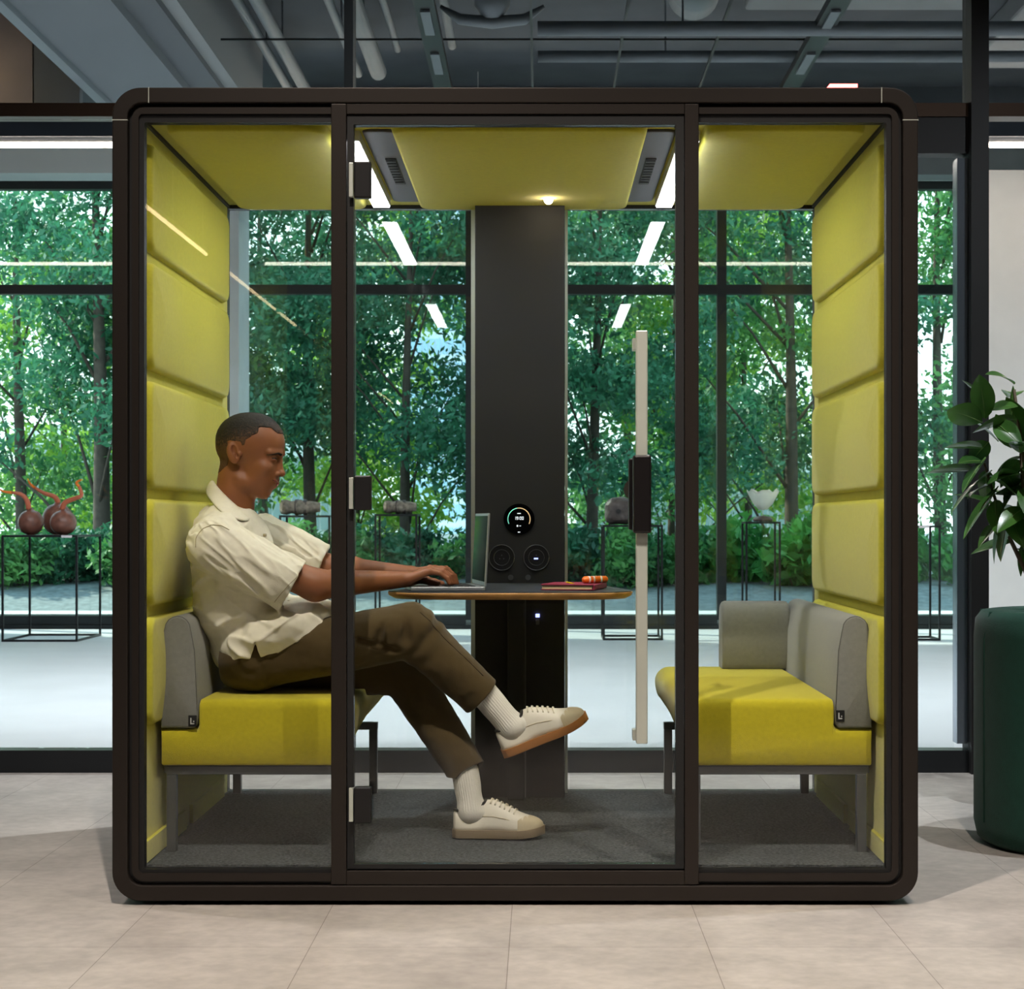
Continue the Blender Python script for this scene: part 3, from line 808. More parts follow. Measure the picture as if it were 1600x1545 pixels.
def leaf_cloud(centers, radii, count, size, rng, flat=1.0, droop=0.3, shell=.6):
    """leaf quads spread through soft balls; returns verts, faces"""
    w = radii**2; w = w/w.sum()
    idx = rng.choice(len(centers), count, p=w)
    d = rng.normal(size=(count, 3)); d /= np.linalg.norm(d, axis=1)[:, None]
    r = rng.random(count)**(1-shell*.8)
    c = centers[idx]+d*(radii[idx]*r)[:, None]*np.array([1, 1, flat])
    a = rng.normal(size=(count, 3)); a[:, 2] -= droop; a /= np.linalg.norm(a, axis=1)[:, None]
    b = rng.normal(size=(count, 3)); b -= (b*a).sum(1)[:, None]*a; b /= np.linalg.norm(b, axis=1)[:, None]
    s = size*(.6+.8*rng.random(count))[:, None]
    v = np.stack([c-a*s, c+b*s*.42, c+a*s, c-b*s*.42], 1).reshape(-1, 3)
    f = np.arange(count*4).reshape(-1, 4)
    return v, f

def tree(x, y, h, spread, lowest, count, size, leaf, trunk_r, label, group=None, seed=0, nblob=26, lean=.0):
    rng = np.random.default_rng(seed)
    e = empty('garden_tree', (x, y, -.05), label, 'tree', group)
    m = MB(); pts = []
    for k in range(7):
        t = k/6; pts.append((x+lean*t+.06*math.sin(3*t+seed), y, -.05+h*.86*t))
    m.tube(pts, [trunk_r*(1-.75*k/6) for k in range(7)], 10)
    cs, rs = [], []
    for k in range(nblob):
        t = (k+.5)/nblob; z = lowest+(h-lowest)*t
        env = math.sin(PI*min(1, .18+.82*t))**.6
        a = rng.random()*2*PI; rr = spread*env*(.25+.75*rng.random())
        cx, cy = x+lean*t+rr*math.cos(a), y+rr*math.sin(a)*.8
        cs.append((cx, cy, z)); rs.append(spread*(.26+.2*rng.random()))
        if k % 2 == 0:
            z0 = max(.4, z-.9-.4*rr); m.tube([(x+lean*t, y, z0), ((x+cx)/2, (y+cy)/2, (z0+z)/2+.1), (cx, cy, z)], [trunk_r*.24, trunk_r*.15, trunk_r*.05], 6)
    m.build('trunk', M_bark, e, smooth=True)
    v, f = leaf_cloud(np.array(cs), np.array(rs), count, size, rng, flat=.62)
    npmesh('foliage', v, f, leaf, e, smooth=False)
    return e
GY = FAC+1.0
# ground: terrace, soil bank, lawn behind
struct(MB().prism([(GY, -.4), (GY, -.02), (13.9, .0), (15.2, .30), (17.5, .42), (60, .6), (60, -.4)], -30, 30, 'x'), 'ground', mat('soil_gravel', C('6f7a7c'), .95, var=.35, vscale=14, bump=.8, bscale=40))
def dpt(d): return d+CAMY
rows = [
 # px at base, distance, height, spread, lowest, leaves, size, material, trunk
 (152, 23.5, 7.2, 2.1, 1.9, 24000, .058, L_dark, .13, 'dark leaved tree with a stout bare trunk behind the gourd sculptures', 1),
 (30, 26.0, 7.6, 2.4, 1.2, 22000, .062, L_mid, .10, 'green tree at the far left of the garden', 2),
 (487, 24.5, 7.4, 2.0, 2.2, 23000, .056, L_dark, .10, 'slender tree whose trunk shows just left of the door hinges', 3),
 (640, 22.6, 6.4, 1.9, 1.7, 25000, .054, L_dark, .08, 'dense dark tree seen between the seated man and the column', 4),
 (930, 23.0, 7.0, 1.9, 1.5, 25000, .055, L_dark, .09, 'dense tree just right of the charcoal column', 5),
 (1050, 27.0, 7.5, 2.2, .9, 20000, .064, L_mid, .09, 'leafy green tree behind the door handle', 6),
 (1230, 24.0, 7.6, 2.1, 1.7, 25000, .058, L_dark, .11, 'dark tree with spreading branches in the right window', 7),
 (1165, 29.5, 6.4, 2.1, 1.2, 16000, .07, L_lime, .08, 'sunlit lime green tree behind the right window', 8),
 (1470, 24.5, 7.4, 2.1, 1.1, 22000, .058, L_mid, .10, 'green tree between the pod and the right post', 9),
 (310, 25.0, 7.2, 2.1, 1.6, 18000, .06, L_mid, .10, 'tree hidden mostly behind the left wall of the pod', 10),
 (560, 31.0, 7.0, 2.3, .8, 15000, .075, L_lime, .09, 'bright lime tree low behind the seated man', 11),
 (800, 30.0, 8.0, 2.4, .8, 14000, .075, L_mid, .10, 'tree hidden mostly behind the charcoal column', 12),
 (95, 31.0, 5.6, 2.2, .8, 14000, .072, L_lime, .09, 'yellow green tree low behind the gourd sculptures', 13),
 (1600, 26.0, 7.5, 2.3, 1.0, 12000, .065, L_mid, .10, 'tree beyond the white gallery wall', 14),
 (410, 33.0, 8.6, 2.9, 1.4, 16000, .08, L_dark, .11, 'tall dark tree furthest back at the left', 15),
 (985, 35.0, 9.0, 3.0, 1.4, 16000, .085, L_dark, .11, 'tall dark tree furthest back, right of the column', 16),
 (1330, 34.0, 8.8, 2.9, .9, 15000, .085, L_mid, .11, 'tall green tree furthest back at the right', 17)]
for px, d, h, sp_, lo, cnt, sz, lf, tr, lab, sd in rows:
    tree((px-CX)*d/F, dpt(d), h, sp_, lo, int(cnt*(.70 if d < 32 else .4)), sz, lf, tr, lab, 'trees of the garden beyond the windows', sd)
def shrub(x, y, w, h, count, size, leaf, label, seed, z0=.3, broad=False):
    rng = np.random.default_rng(100+seed)
    cs = []; rs = []
    for k in range(16):
        cs.append((x+w*(rng.random()-.5), y+.5*(rng.random()-.5), z0+h*(.15+.65*rng.random()))); rs.append(.20+.14*rng.random())
    v, f = leaf_cloud(np.array(cs), np.array(rs), count, size, rng, flat=.9, droop=.1)
    v[:, 2] = np.maximum(v[:, 2], z0-.12)
    e = empty('garden_shrub', (x, y, z0-.1), label, 'shrub', 'shrubs planted along the bank outside')
    npmesh('foliage', v, f, leaf, e, smooth=False)
    m = MB()
    for k in range(7):
        q = cs[k]; m.tube([(x+(q[0]-x)*.6, y, z0-.1), q], [.012, .006], 5)
    m.build('stem', M_bark, e)
k = 0
names = ['at the far left edge', 'under the two gourds', 'under the right gourd', 'left of the pod', 'behind the pod left wall', 'behind the man shoulders', 'behind the man arm', 'left of the laptop', 'behind the laptop', 'behind the column', 'right of the column', 'behind the red notebook', 'behind the door handle', 'left of the right window bar', 'under the white bowl', 'right of the white bowl', 'behind the right pod wall', 'right of the pod', 'beside the right post', 'behind the white wall']
for i in range(20):
    d = 20.3+.5*((i*7) % 3)
    px = -20+i*87
    lf = L_shrub if px > 1080 else (L_blue if i % 3 else L_mid)
    shrub((px-CX)*d/F, dpt(d), 1.0, .62 if px < 1080 else .72, 3400 if px < 1080 else 1900, .052 if px < 1080 else .085, lf, 'low leafy shrub on the bank outside, '+names[i], i)
# pale buildings in the distance
def building(x0, x1, y, h, label, wall, nx, nz, glass, z0=0., name='distant_building'):
    e = empty(name, ((x0+x1)/2, y, z0), label, 'building')
    MB().box(x0, x1, y, y+6, z0, h).build('wall', wall, e)
    m = MB(); w = (x1-x0)/nx; hh = (h-z0)/nz
    for i in range(nx):
        for j in range(nz): m.box(x0+w*(i+.14), x0+w*(i+.86), y-.05, y+.02, z0+hh*(j+.2), z0+hh*(j+.85))
    o = m.build('windows', glass, e); o['kind'] = 'stuff'
    return e
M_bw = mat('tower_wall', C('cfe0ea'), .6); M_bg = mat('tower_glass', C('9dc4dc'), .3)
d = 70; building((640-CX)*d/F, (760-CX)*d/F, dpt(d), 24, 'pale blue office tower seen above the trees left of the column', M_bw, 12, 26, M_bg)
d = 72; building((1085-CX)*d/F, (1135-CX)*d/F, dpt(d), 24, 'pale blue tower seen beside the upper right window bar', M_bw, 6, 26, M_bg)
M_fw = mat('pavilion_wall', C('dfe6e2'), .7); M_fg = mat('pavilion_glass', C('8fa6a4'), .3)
d = 44
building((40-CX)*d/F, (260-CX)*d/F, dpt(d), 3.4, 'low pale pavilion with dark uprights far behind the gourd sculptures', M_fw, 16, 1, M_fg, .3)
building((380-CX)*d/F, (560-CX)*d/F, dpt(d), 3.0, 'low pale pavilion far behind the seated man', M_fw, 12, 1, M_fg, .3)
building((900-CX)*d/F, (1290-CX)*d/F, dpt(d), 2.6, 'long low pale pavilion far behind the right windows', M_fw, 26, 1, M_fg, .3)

# ================================================================ gallery: display stands and sculptures
M_stand = mat('stand_black_steel', C('1d2023'), .4, .5)
def stand(px0, px1, ptop, y, depth, label, t=.018):
    x0, x1 = X(px0, y), X(px1, y); z1 = Z(ptop, y)
    e = empty('display_stand', ((x0+x1)/2, y+depth/2, FZ), label, 'stand', 'thin black sculpture stands')
    for zz in (z1-t, FZ+.001):
        nm = 'top_frame' if zz > .3 else 'base_frame'
        m = MB(); m.box(x0, x1, y, y+t, zz, zz+t); m.box(x0, x1, y+depth-t, y+depth, zz, zz+t)
        m.box(x0, x0+t, y+t, y+depth-t, zz, zz+t); m.box(x1-t, x1, y+t, y+depth-t, zz, zz+t); m.build(nm, M_stand, e)
    MB().box(x0+t, x1-t, y+t, y+depth-t, z1-.006, z1-.0005).build('top_plate', M_stand, e)
    for x in (x0, x1-t):
        for yy in (y, y+depth-t): MB().box(x, x+t, yy, yy+t, FZ+.001+t, z1-t).build('leg', M_stand, e)
    return x0, x1, z1, e
s1 = stand(2, 121, 836, 10.75, .85, 'wide black display stand carrying three gourd sculptures at the left')
s2 = stand(436, 516, 805, 11.4, .45, 'black display stand half hidden behind the seated man')
s3 = stand(585, 652, 803, 11.4, .45, 'black display stand left of the laptop')
s4 = stand(942, 1036, 820, 10.95, .5, 'black display stand behind the door lock')
s5 = stand(1165, 1220, 815, 11.5, .35, 'narrow black display stand under the white bowl sculpture')
s6 = stand(1388, 1470, 821, 10.9, .4, 'black display stand between the pod and the right post')
M_gourd = mat('brown_glazed_clay', C('7a4f42'), .38, var=.35, vscale=18, bump=.5, bscale=60)
M_horn = mat('terracotta_horn', C('c4694a'), .5, var=.15, vscale=12); M_tip = mat('orange_horn_tip', C('ee7a1c'), .45); M_tipy = mat('yellow_horn_point', C('e8c02a'), .5)
def gourd(px, pw, ptop, horn, y, label):
    z0 = s1[2]; r = pw/2*(y-CAMY)/F; x = X(px, y); h = Z(ptop, y)-z0
    e = empty('gourd_sculpture', (x, y, z0), label, 'sculpture', 'gourd sculptures on the left stand')
    m = MB(); pr = []
    for k in range(15):
        a = -PI/2+k/14*PI; pr.append((r*max(0, math.cos(a))**.85*1.0, h*.47*(1+math.sin(a))))
    pr = [p for p in pr if p[1] < h*.9]+[(r*.28, h*.93), (r*.16, h*1.0), (0, h*1.01)]
    pr[0] = (r*.4, .0005)
    m.lathe([(0, .0005)]+pr, (x, y, z0), 28); m.build('body', M_gourd, e, smooth=True)
    pts = [Vector((X(a, y), y-.02*i, Z(b_, y))) for i, (a, b_) in enumerate(horn)]
    # smooth the polyline
    q = []
    for i in range(len(pts)-1):
        p0, p1, p2, p3 = pts[max(0, i-1)], pts[i], pts[i+1], pts[min(len(pts)-1, i+2)]
        for t in (0, .25, .5, .75):
            q.append(.5*((2*p1)+(p2-p0)*t+(2*p0-5*p1+4*p2-p3)*t*t+(3*p1-p0-3*p2+p3)*t**3))
    q.append(pts[-1]); n_ = len(q)
    rad = [.026*(1-.75*i/(n_-1)) for i in range(n_)]
    a = int(n_*.62); b_ = int(n_*.9)
    m = MB(); m.tube(q[:a+1], rad[:a+1], 10); m.build('horn', M_horn, e, smooth=True)
    m = MB(); m.tube(q[a:b_+1], rad[a:b_+1], 10); m.build('horn_tip', M_tip, e, smooth=True)
    m = MB(); m.tube(q[b_:], rad[b_:], 10); m.build('horn_point', M_tipy, e, smooth=True)
gourd(48, 39, 794, [(45, 795), (43, 782), (36, 773), (25, 770), (10, 768), (0, 762)], 11.0, 'small brown gourd sculpture whose orange horn points left')
gourd(90, 47, 784, [(91, 785), (86, 776), (72, 771), (60, 764), (51, 756), (48, 748)], 11.4, 'large brown gourd sculpture at the back with a horn curling up left')
gourd(99, 41, 795, [(97, 795), (103, 785), (118, 779), (130, 774), (128, 762), (124, 755), (130, 751), (135, 750)], 10.95, 'brown gourd sculpture in front with a hooked horn rising right')
def card(x, y, z, label):
    tag(MB().box(x-.045, x+.045, y-.012, y-.001, z-.022, z-.002).build('caption_card', mat('card_white', C('d8d0d4'), .6)), label, 'card')
card(X(104, 10.74), 10.748, s1[2], 'small white caption card on the edge of the left display stand')
card(X(1444, 10.89), 10.898, s6[2], 'small white caption card on the display stand right of the pod')
M_log = mat('pale_charred_log', C('8b8378'), .8, var=.6, vscale=26, bump=1, bscale=40); M_dk = mat('dark_stone', C('4a4140'), .55, var=.4, vscale=20, bump=.8, bscale=50)
def log_piece(st, px0, px1, zt, label):
    x0, x1, z1, _ = st; y = 11.6; a, c = X(px0, y), X(px1, y); r = (Z(zt, y)-z1)/2
    e = empty('log_sculpture', ((a+c)/2, y, z1), label, 'sculpture')
    m = MB(); n_ = 9
    m.tube([(a+(c-a)*k/(n_-1), y+.02*math.sin(k), z1+r*(1.0)+.001+(.0 if k < 5 else -.0)) for k in range(n_)], [r*(.86+.12*math.sin(k*2.1)) if k < 6 else r*(.9-.11*(k-5)) for k in range(n_)], 16)
    m.build('body', M_log, e, smooth=True)
    m = MB(); m.tube([(a-.012, y, z1+r), (a+.012, y, z1+r)], [r*.62, r*.7], 16); m.build('cut_end', mat('log_end', C('c9bda6'), .8, var=.3, vscale=40), e, smooth=math.radians(30))
    for q in (.4, .62):
        m = MB(); xx = a+(c-a)*q; m.tube([(xx-.015, y, z1+r), (xx+.015, y, z1+r)], [r*1.0, r*.98], 16); m.build('band', M_dk, e, smooth=math.radians(30))
log_piece(s2, 440, 500, 780, 'short grey log sculpture with a pale cut end right of the man face')
log_piece(s3, 602, 650, 781, 'dark banded log sculpture on the stand left of the laptop')
y = 11.2; x = X(967, y); z1 = s4[2]; r = 22*(y-CAMY)/F
vv, ff = sdf_surface(lambda p: smin(s_box(p, (x, y, z1+.118), (r*.98, .12, .112), .07), s_ell(p, (x+.02, y, z1+.16), (r*.9, .11, .09)), .03)-.006*vnoise(p, 22, 3)-.004*vnoise(p, 60, 4), (x-.2, y-.2, z1+.001), (x+.2, y+.2, z1+.3), .008)
vv[:, 2] = np.maximum(vv[:, 2], z1+.0006)
st_ = npmesh('stone_block_sculpture', vv, ff, M_dk); tag(st_, 'rounded dark stone sculpture with a hole, beside the door lock', 'sculpture')
MB().tube([(x-.01, y-.128, z1+.12), (x-.01, y-.10, z1+.12)], .022, 14).build('hole', M_black, st_)
# white shell bowl on its stem
y = 11.6; x = X(1192, y); z1 = s5[2]
e = empty('bowl_sculpture', (x, y, z1), 'white shell shaped bowl raised on a thin stem over a dark base', 'sculpture')
m = MB(); m.lathe([(0, .001), (.085, .001), (.095, .02), (.07, .045), (.02, .055), (0, .056)], (x, y, z1), 24); m.build('base', M_dk, e, smooth=True)
m = MB(); m.tube([(x, y, z1+.05), (x, y, z1+.13)], .004, 8); m.build('stem', M_alu, e)
m = MB(); zb = Z(797, y); zt_ = Z(767, y)
m.lathe([(.0, zb-z1), (.04, zb-z1+.006), (.09, zb-z1+.06), (.135, zt_-z1-.03), (.15, zt_-z1), (.143, zt_-z1), (.128, zt_-z1-.03), (.083, zb-z1+.066), (.035, zb-z1+.014), (0, zb-z1+.01)], (x, y, z1), 18)
for v in m.bm.verts:
    a = math.atan2(v.co.y-y, v.co.x-x); k = max(0, (v.co.z-zb)/(zt_-zb)); v.co.z += .02*k*math.sin(a*7)
m.build('bowl', mat('frosted_white', C('e6e4dc'), .5, transl=.5), e, smooth=True)
m = MB(); m.tube([(x, y, z1+.12), (x, y, zb+.004)], .004, 8); m.build('stem', M_alu, e)

# ================================================================ green pouf and rubber plant
M_velvet = mat('dark_green_velvet', C('0f4436'), .9, bump=.4, bscale=300, var=.12, vscale=30, sheen=.12)
py_ = .95; rp = .36; xp = X(1526, py_)+rp; zt_ = Z(957, py_-rp*.5)
e = empty('pouf', (xp, py_, FZ), 'tall round dark green velvet pouf at the right edge of the picture', 'pouf')
pr = [(0, .001), (rp*.90, .001), (rp*.97, .02), (rp, .07), (rp, .3), (rp, zt_-FZ-.09), (rp*.985, zt_-FZ-.03), (rp*.93, zt_-FZ-.004), (rp*.85, zt_-FZ), (rp*.5, zt_-FZ-.004), (rp*.2, zt_-FZ-.012), (0, zt_-FZ-.03)]
m = MB(); m.lathe(pr, (xp, py_, FZ), 72)
m.build('body', M_velvet, e, smooth=True)
m = MB()
for k in range(10):
    a = 2*PI*k/10+.2; m.tube([(xp+rp*1.0*math.cos(a), py_+rp*math.sin(a), FZ+.08), (xp+rp*math.cos(a), py_+rp*math.sin(a), zt_-.09), (xp+rp*.95*math.cos(a), py_+rp*.95*math.sin(a), zt_-.006), (xp+rp*.5*math.cos(a), py_+rp*.5*math.sin(a), zt_-.003), (xp+rp*.05*math.cos(a), py_+rp*.05*math.sin(a), zt_-.025)], .0035, 6)
m.build('seam', mat('green_seam', C('1d4a3d'), .9), e)
# plant
M_rub = leaf_mat('rubber_leaf', C('284f28'), C('5a8a38'), .15)
for nd in M_rub.node_tree.nodes:
    if nd.type == 'BSDF_PRINCIPLED': nd.inputs['Roughness'].default_value = .28; nd.inputs['Coat Weight'].default_value = .3
M_rib = mat('leaf_midrib', C('6f8f4a'), .5); M_pot = mat('planter_grey', C('55585a'), .6)
yp = 1.75; xq = X(1606, yp)
e = empty('rubber_plant', (xq, yp, FZ), 'rubber plant with glossy dark oval leaves behind the green pouf', 'plant')
m = MB(); m.lathe([(0, .001), (.15, .001), (.19, .42), (.175, .42), (.165, .39), (0, .39)], (xq, yp, FZ), 32); m.build('pot', M_pot, e, smooth=math.radians(40))
zs = Z(900, yp); zb_ = Z(600, yp)
m = MB(); m.tube([(xq, yp, FZ+.38), (xq-.01, yp, .6), (xq+.01, yp, zs), (xq-.01, yp, (zs+zb_)/2), (xq-.05, yp, zb_-.02)], [.014, .013, .012, .010, .005], 10)
stems = [[(xq, yp, zs), (xq-.10, yp-.02, zs+.2), (xq-.17, yp-.03, zs+.42)], [(xq+.0, yp, zs+.1), (xq+.1, yp+.05, zs+.35), (xq+.14, yp, zs+.5)], [(xq, yp, zs+.05), (xq-.04, yp-.1, zs+.25), (xq-.06, yp-.12, zs+.45)]]
for s_ in stems: m.tube(s_, [.009, .007, .004], 8)
m.build('stem', mat('plant_stem', C('5a4a34'), .7), e, smooth=True)
def leaf(m, mr, base, dirn, L_, W_, roll=0, bend=.25):
    d = Vector(dirn).normalized(); up = Vector((0, 0, 1)); side = d.cross(up)
    side = side.normalized() if side.length > .1 else Vector((1, 0, 0)); nrm = side.cross(d).normalized()
    side = (Matrix.Rotation(roll, 3, d) @ side); nrm = (Matrix.Rotation(roll, 3, d) @ nrm)
    base = Vector(base); ns = 9; rows = []; mid = []
    for i in range(ns+1):
        t = i/ns; w = W_*math.sin(PI*min(1, t**.85))**.8*(1 if t < .97 else .3) if 0 < t < 1 else .001
        c = base+d*(L_*t)-nrm*(bend*L_*t*t*.6)+Vector((0, 0, -bend*L_*t*t*.4)); mid.append(c+nrm*.001)
        rows.append([m.bm.verts.new(c+side*w*q+nrm*(abs(q)*w*.22)) for q in (-1, -.5, 0, .5, 1)])
    for a, b_ in zip(rows, rows[1:]):
        for k in range(4):
            f = m.bm.faces.new((a[k], a[k+1], b_[k+1], b_[k])); f.smooth = True
    mr.tube(mid, [.0026*(1-.8*i/ns) for i in range(ns+1)], 5)
m = MB(); mr = MB(); rr = random.Random(11)
# leaves placed where the photo shows the clearest ones: tip and base pixel
def pleaf(bx, by, tx, ty, W_, dy0=0, dy1=0, roll=0, bend=.1):
    a = P(bx, by, yp+dy0); b_ = P(tx, ty, yp+dy1); leaf(m, mr, a, b_-a, (b_-a).length, W_, roll, bend)
for q in [(1540, 655, 1530, 578, .045, 0, -.1, .2), (1535, 660, 1476, 632, .05, 0, -.15, .9), (1545, 640, 1590, 630, .045, 0, -.05, .5), (1555, 660, 1595, 690, .04, -.05, -.2, .8),
          (1535, 700, 1473, 690, .035, 0, -.1, .4), (1520, 735, 1446, 728, .036, 0, -.12, .5), (1540, 715, 1500, 760, .035, -.05, -.2, .4), (1550, 735, 1480, 790, .04, -.05, -.2, .5),
          (1560, 760, 1500, 830, .035, -.05, -.2, .3), (1575, 770, 1545, 872, .05, -.05, -.15, .9), (1580, 790, 1558, 870, .045, 0, -.1, .6), (1590, 770, 1565, 720, .04, 0, -.2, .3),
          (1580, 700, 1555, 640, .035, 0, -.1, .5), (1600, 690, 1575, 615, .05, 0, 0, .7), (1590, 740, 1620, 700, .05, 0, -.2, .9), (1560, 690, 1520, 650, .035, .05, .1, .2), (1545, 690, 1515, 720, .04, 0, .05, .8),
          (1597, 850, 1594, 898, .014, 0, 0, 0), (1575, 800, 1600, 850, .04, -.05, -.15, .4), (1580, 650, 1585, 600, .016, 0, 0, .4), (1535, 620, 1505, 590, .014, .05, .05, .3)]:
    pleaf(*q[:8], bend=.12)
for s_ in stems+[[(xq+.01, yp, zs+.05), (xq-.01, yp, (zs+zb_)/2), (xq-.05, yp, zb_)]]:
    a, b_, c = [Vector(v) for v in s_]
    for k in range(13):
        t = .25+.75*k/12; pt = a.lerp(b_, t*2) if t < .5 else b_.lerp(c, t*2-1)
        an = k*2.4+rr.random(); el = rr.uniform(-.7, .5)
        leaf(m, mr, pt, (math.cos(an), math.sin(an)*.8, el), rr.uniform(.12, .18), rr.uniform(.03, .042), rr.uniform(-.6, .6), rr.uniform(.1, .5))
m.build('leaves', M_rub, e); mr.build('midribs', M_rib, e)
e.children  # parts stay under the plant
# ================================================================ the seated man
MY = .50; HS = 5.4/F                                   # metres per pixel at the man
def Q(px, py, y): return np.array(P(px, py, y))
man = empty('person', tuple(Q(400, 1050, MY)), 'man in a cream short sleeved shirt and brown trousers sitting cross-legged, typing on the laptop', 'person')
hc = Q(390, 712, MY); YAW = math.radians(-11)
def headspace(p):
    """world -> head pixels: u forward, v sideways (negative = towards the viewer), w down"""
    q = p-hc; c, s = math.cos(-YAW), math.sin(-YAW)
    x = q[:, 0]*c-q[:, 1]*s; y = q[:, 0]*s+q[:, 1]*c
    return np.stack([x/HS/1.045+390, y/HS, 712-q[:, 2]/HS], 1)
UL = ((427.6, 0, 750.6), (421.5, 11, 749.2)); LL = ((424.6, 0, 762.2), (420.5, 9.5, 754.5)); MS = ((431, 0, 756.6), (420.5, 12.5, 750.6))
def f_head(p, feat=True):
    h = headspace(p); m = h*np.array([1, 0, 1])+np.stack([0*h[:, 0], np.abs(h[:, 1]), 0*h[:, 0]], 1)   # mirrored
    e = lambda c, r, R=None: s_ell(m, c, r, R)
    f = e((386, 0, 692), (48, 39, 46))
    f = smin(f, e((412, 0, 694), (31.5, 31, 33)), 8)
    f = smin(f, e((400, 0, 690), (40, 36, 42)), 6)
    f = smin(f, e((409, 0, 733), (27, 30, 40)), 10)
    f = smin(f, e((398, 0, 755), (20, 29, 20)), 8)          # jaw
    f = smin(f, s_round(m, (384, 25, 750), (410, 9, 769), 8, 8), 8)
    f = smin(f, e((421, 21, 731), (10, 9, 9)), 9)           # cheekbone
    f = smin(f, s_round(m, (439.5, 5, 708.5), (430, 24, 708), 4.2, 4), 6)     # brow
    f = smin(f, e((416.5, 0, 754), (9.8, 15, 12.5)), 6)          # muzzle
    f = smin(f, e((412.5, 0, 771.5), (8.6, 10, 8.2)), 6)    # chin
    f = smax(f, -e((447, 15.5, 718.5), (11, 9, 6.5)), 5)    # sockets
    f = smin(f, e((429.6, 15.2, 718), (7.8, 8.5, 7.0)), 2.5)  # lids
    f = smin(f, s_round(m, (437, 0, 715), (438.6, 0, 738.5), 3.6, 4.8), 5)    # nose
    f = smin(f, e((440.6, 0, 739.8), (5.2, 5.4, 5.0)), 3)
    f = smin(f, e((434.8, 6.6, 741), (5.0, 3.8, 3.8)), 2)
    f = smax(f, -e((437.5, 3.6, 745.2), (2.6, 1.5, 1.6)), 1)
    av_, w_m = m[:, 1], m[:, 2]; w0 = 757.2-.55*av_; fr = np.clip((m[:, 0]-405)/6, 0, 1)*np.clip((13-av_)/5, 0, 1)
    f = f-fr*(2.3*np.exp(-((w_m-(w0-3.0+.1*av_))/2.3)**2)+3.3*np.exp(-((w_m-(w0+4.6-.25*av_))/2.9)**2))
    band = np.maximum(np.maximum(np.abs(w_m-w0)-(.35+1.1*np.clip(1-av_/13, 0, 1)), av_-12.3), 408-m[:, 0])
    f = smax(f, -np.maximum(band, -(f+2.6)), .4)
    f = smax(f, -s_round(m, (430.5, 11, 743), (418, 17, 753), .4, .4), 3.5)     # smile fold
    band = np.maximum(np.maximum(np.abs(w_m-(718.4-.12*(av_-9)+.035*(av_-15)**2*.3))-.95, np.abs(av_-15.5)-7), 415-m[:, 0])
    f = smax(f, -np.maximum(band, -(f+1.3)), .4)
    # ear
    a = math.radians(12); R = np.array([[math.cos(a), 0, math.sin(a)], [0, 1, 0], [-math.sin(a), 0, math.cos(a)]])
    b = math.radians(-20); R2 = np.array([[math.cos(b), -math.sin(b), 0], [math.sin(b), math.cos(b), 0], [0, 0, 1]])
    RR = R@R2
    ear = e((378.5, 38, 708.5), (9.8, 4.6, 17.2), RR)
    ear = smax(ear, -e((380.8, 42.4, 704.5), (4.6, 5.2, 8.6), RR), 1.0)
    ear = smax(ear, -e((383.5, 41.5, 712), (2.6, 5.0, 5.6), RR), 1.0)
    ear = smin(ear, e((388, 37.2, 711), (2.8, 2.8, 4.2)), 1.2)
    f = smin(f, ear, 2.2)
    return f*HS
def f_neck(p):
    f = s_round(p, Q(370, 735, MY), Q(362, 795, MY), .052, .060)
    f = smin(f, s_round(p, Q(384, 750, MY), Q(378, 800, MY), .030, .034), .02)
    return smin(f, s_round(p, Q(362, 826, MY-.05), Q(362, 826, MY+.05), .045, .045), .03)
def f_headneck(p): return smin(f_head(p), f_neck(p), .016)
def cut_at(p, f, z): return np.maximum(f, z-p[:, 2])
hv, hf = sdf_surface(lambda p: smax(f_headneck(p), Z(812, MY)-p[:, 2], .01), Q(325, 822, MY-.16), Q(460, 636, MY+.16), .0015)
hm = headspace(hv[hf].mean(axis=1)); av = np.abs(hm[:, 1])
mi = np.zeros(len(hf), int)
ms_ = np.stack([hm[:, 0], av, hm[:, 2]], 1)
w0 = 757.2-.55*av; ok = (hm[:, 0] > 410) & (av < 12)
mi[ok & (hm[:, 2] > w0-5.2+.28*av) & (hm[:, 2] < w0+8.0-.62*av)] = 1
mi[(hm[:, 0] > 408) & (av < 12.6) & (np.abs(hm[:, 2]-w0) < .35+1.0*np.clip(1-av/13, 0, 1))] = 2
mi[(hm[:, 0] > 415) & (np.abs(av-15.5) < 7.3) & (np.abs(hm[:, 2]-(718.4-.12*(av-9)+.0105*(av-15)**2)) < 1.15)] = 2
mi[s_ell(ms_, (437.5, 3.6, 745.2), (3.2, 2.1, 2.2)) < .1] = 2

# arms and hands
Rsh, Rel, Rwr = Q(345, 852, .30), Q(492, 914, .34), Q(633, 905, .545)
Lsh, Lel, Lwr = Q(405, 838, .70), Q(505, 888, .71), Q(640, 896, .715)
def f_arm(p, sh, el, wr):
    m = el+(wr-el)*.28
    f = s_round(p, sh, el, .056, .043)
    f = smin(f, s_round(p, el, m, .041, .041), .03)
    f = smin(f, s_round(p, m, wr, .040, .0245), .03)
    return f
def hand_pts(wr, s, dx, yo):
    """s=+1: thumb on the far side (right hand, nearest the viewer)"""
    out = []
    ytip = wr[1]+yo
    for i in range(4):                                  # pinky .. index
        o = (-.031+.0205*i)*s; k = i/3
        yb = ytip+o
        ln = (0, 3, 5, 2)[i]
        out.append([wr+np.array([.012, o*.55, .002]), Q(670+dx+ln*.5, 895-2.2*(3-abs(i-2)), yb), Q(688+dx+ln, 895.5-2.4*i, yb+.002*s), Q(698+dx+ln, 903-1.5*i, yb+.003*s), Q(702+dx+ln, 911.2-.2*i, yb+.003*s)])
    th = [wr+np.array([.016, .018*s, -.006]), Q(656+dx, 905, ytip+.036*s), Q(672+dx, 909, ytip+.046*s), Q(684+dx, 911.5, ytip+.040*s)]
    return out, th
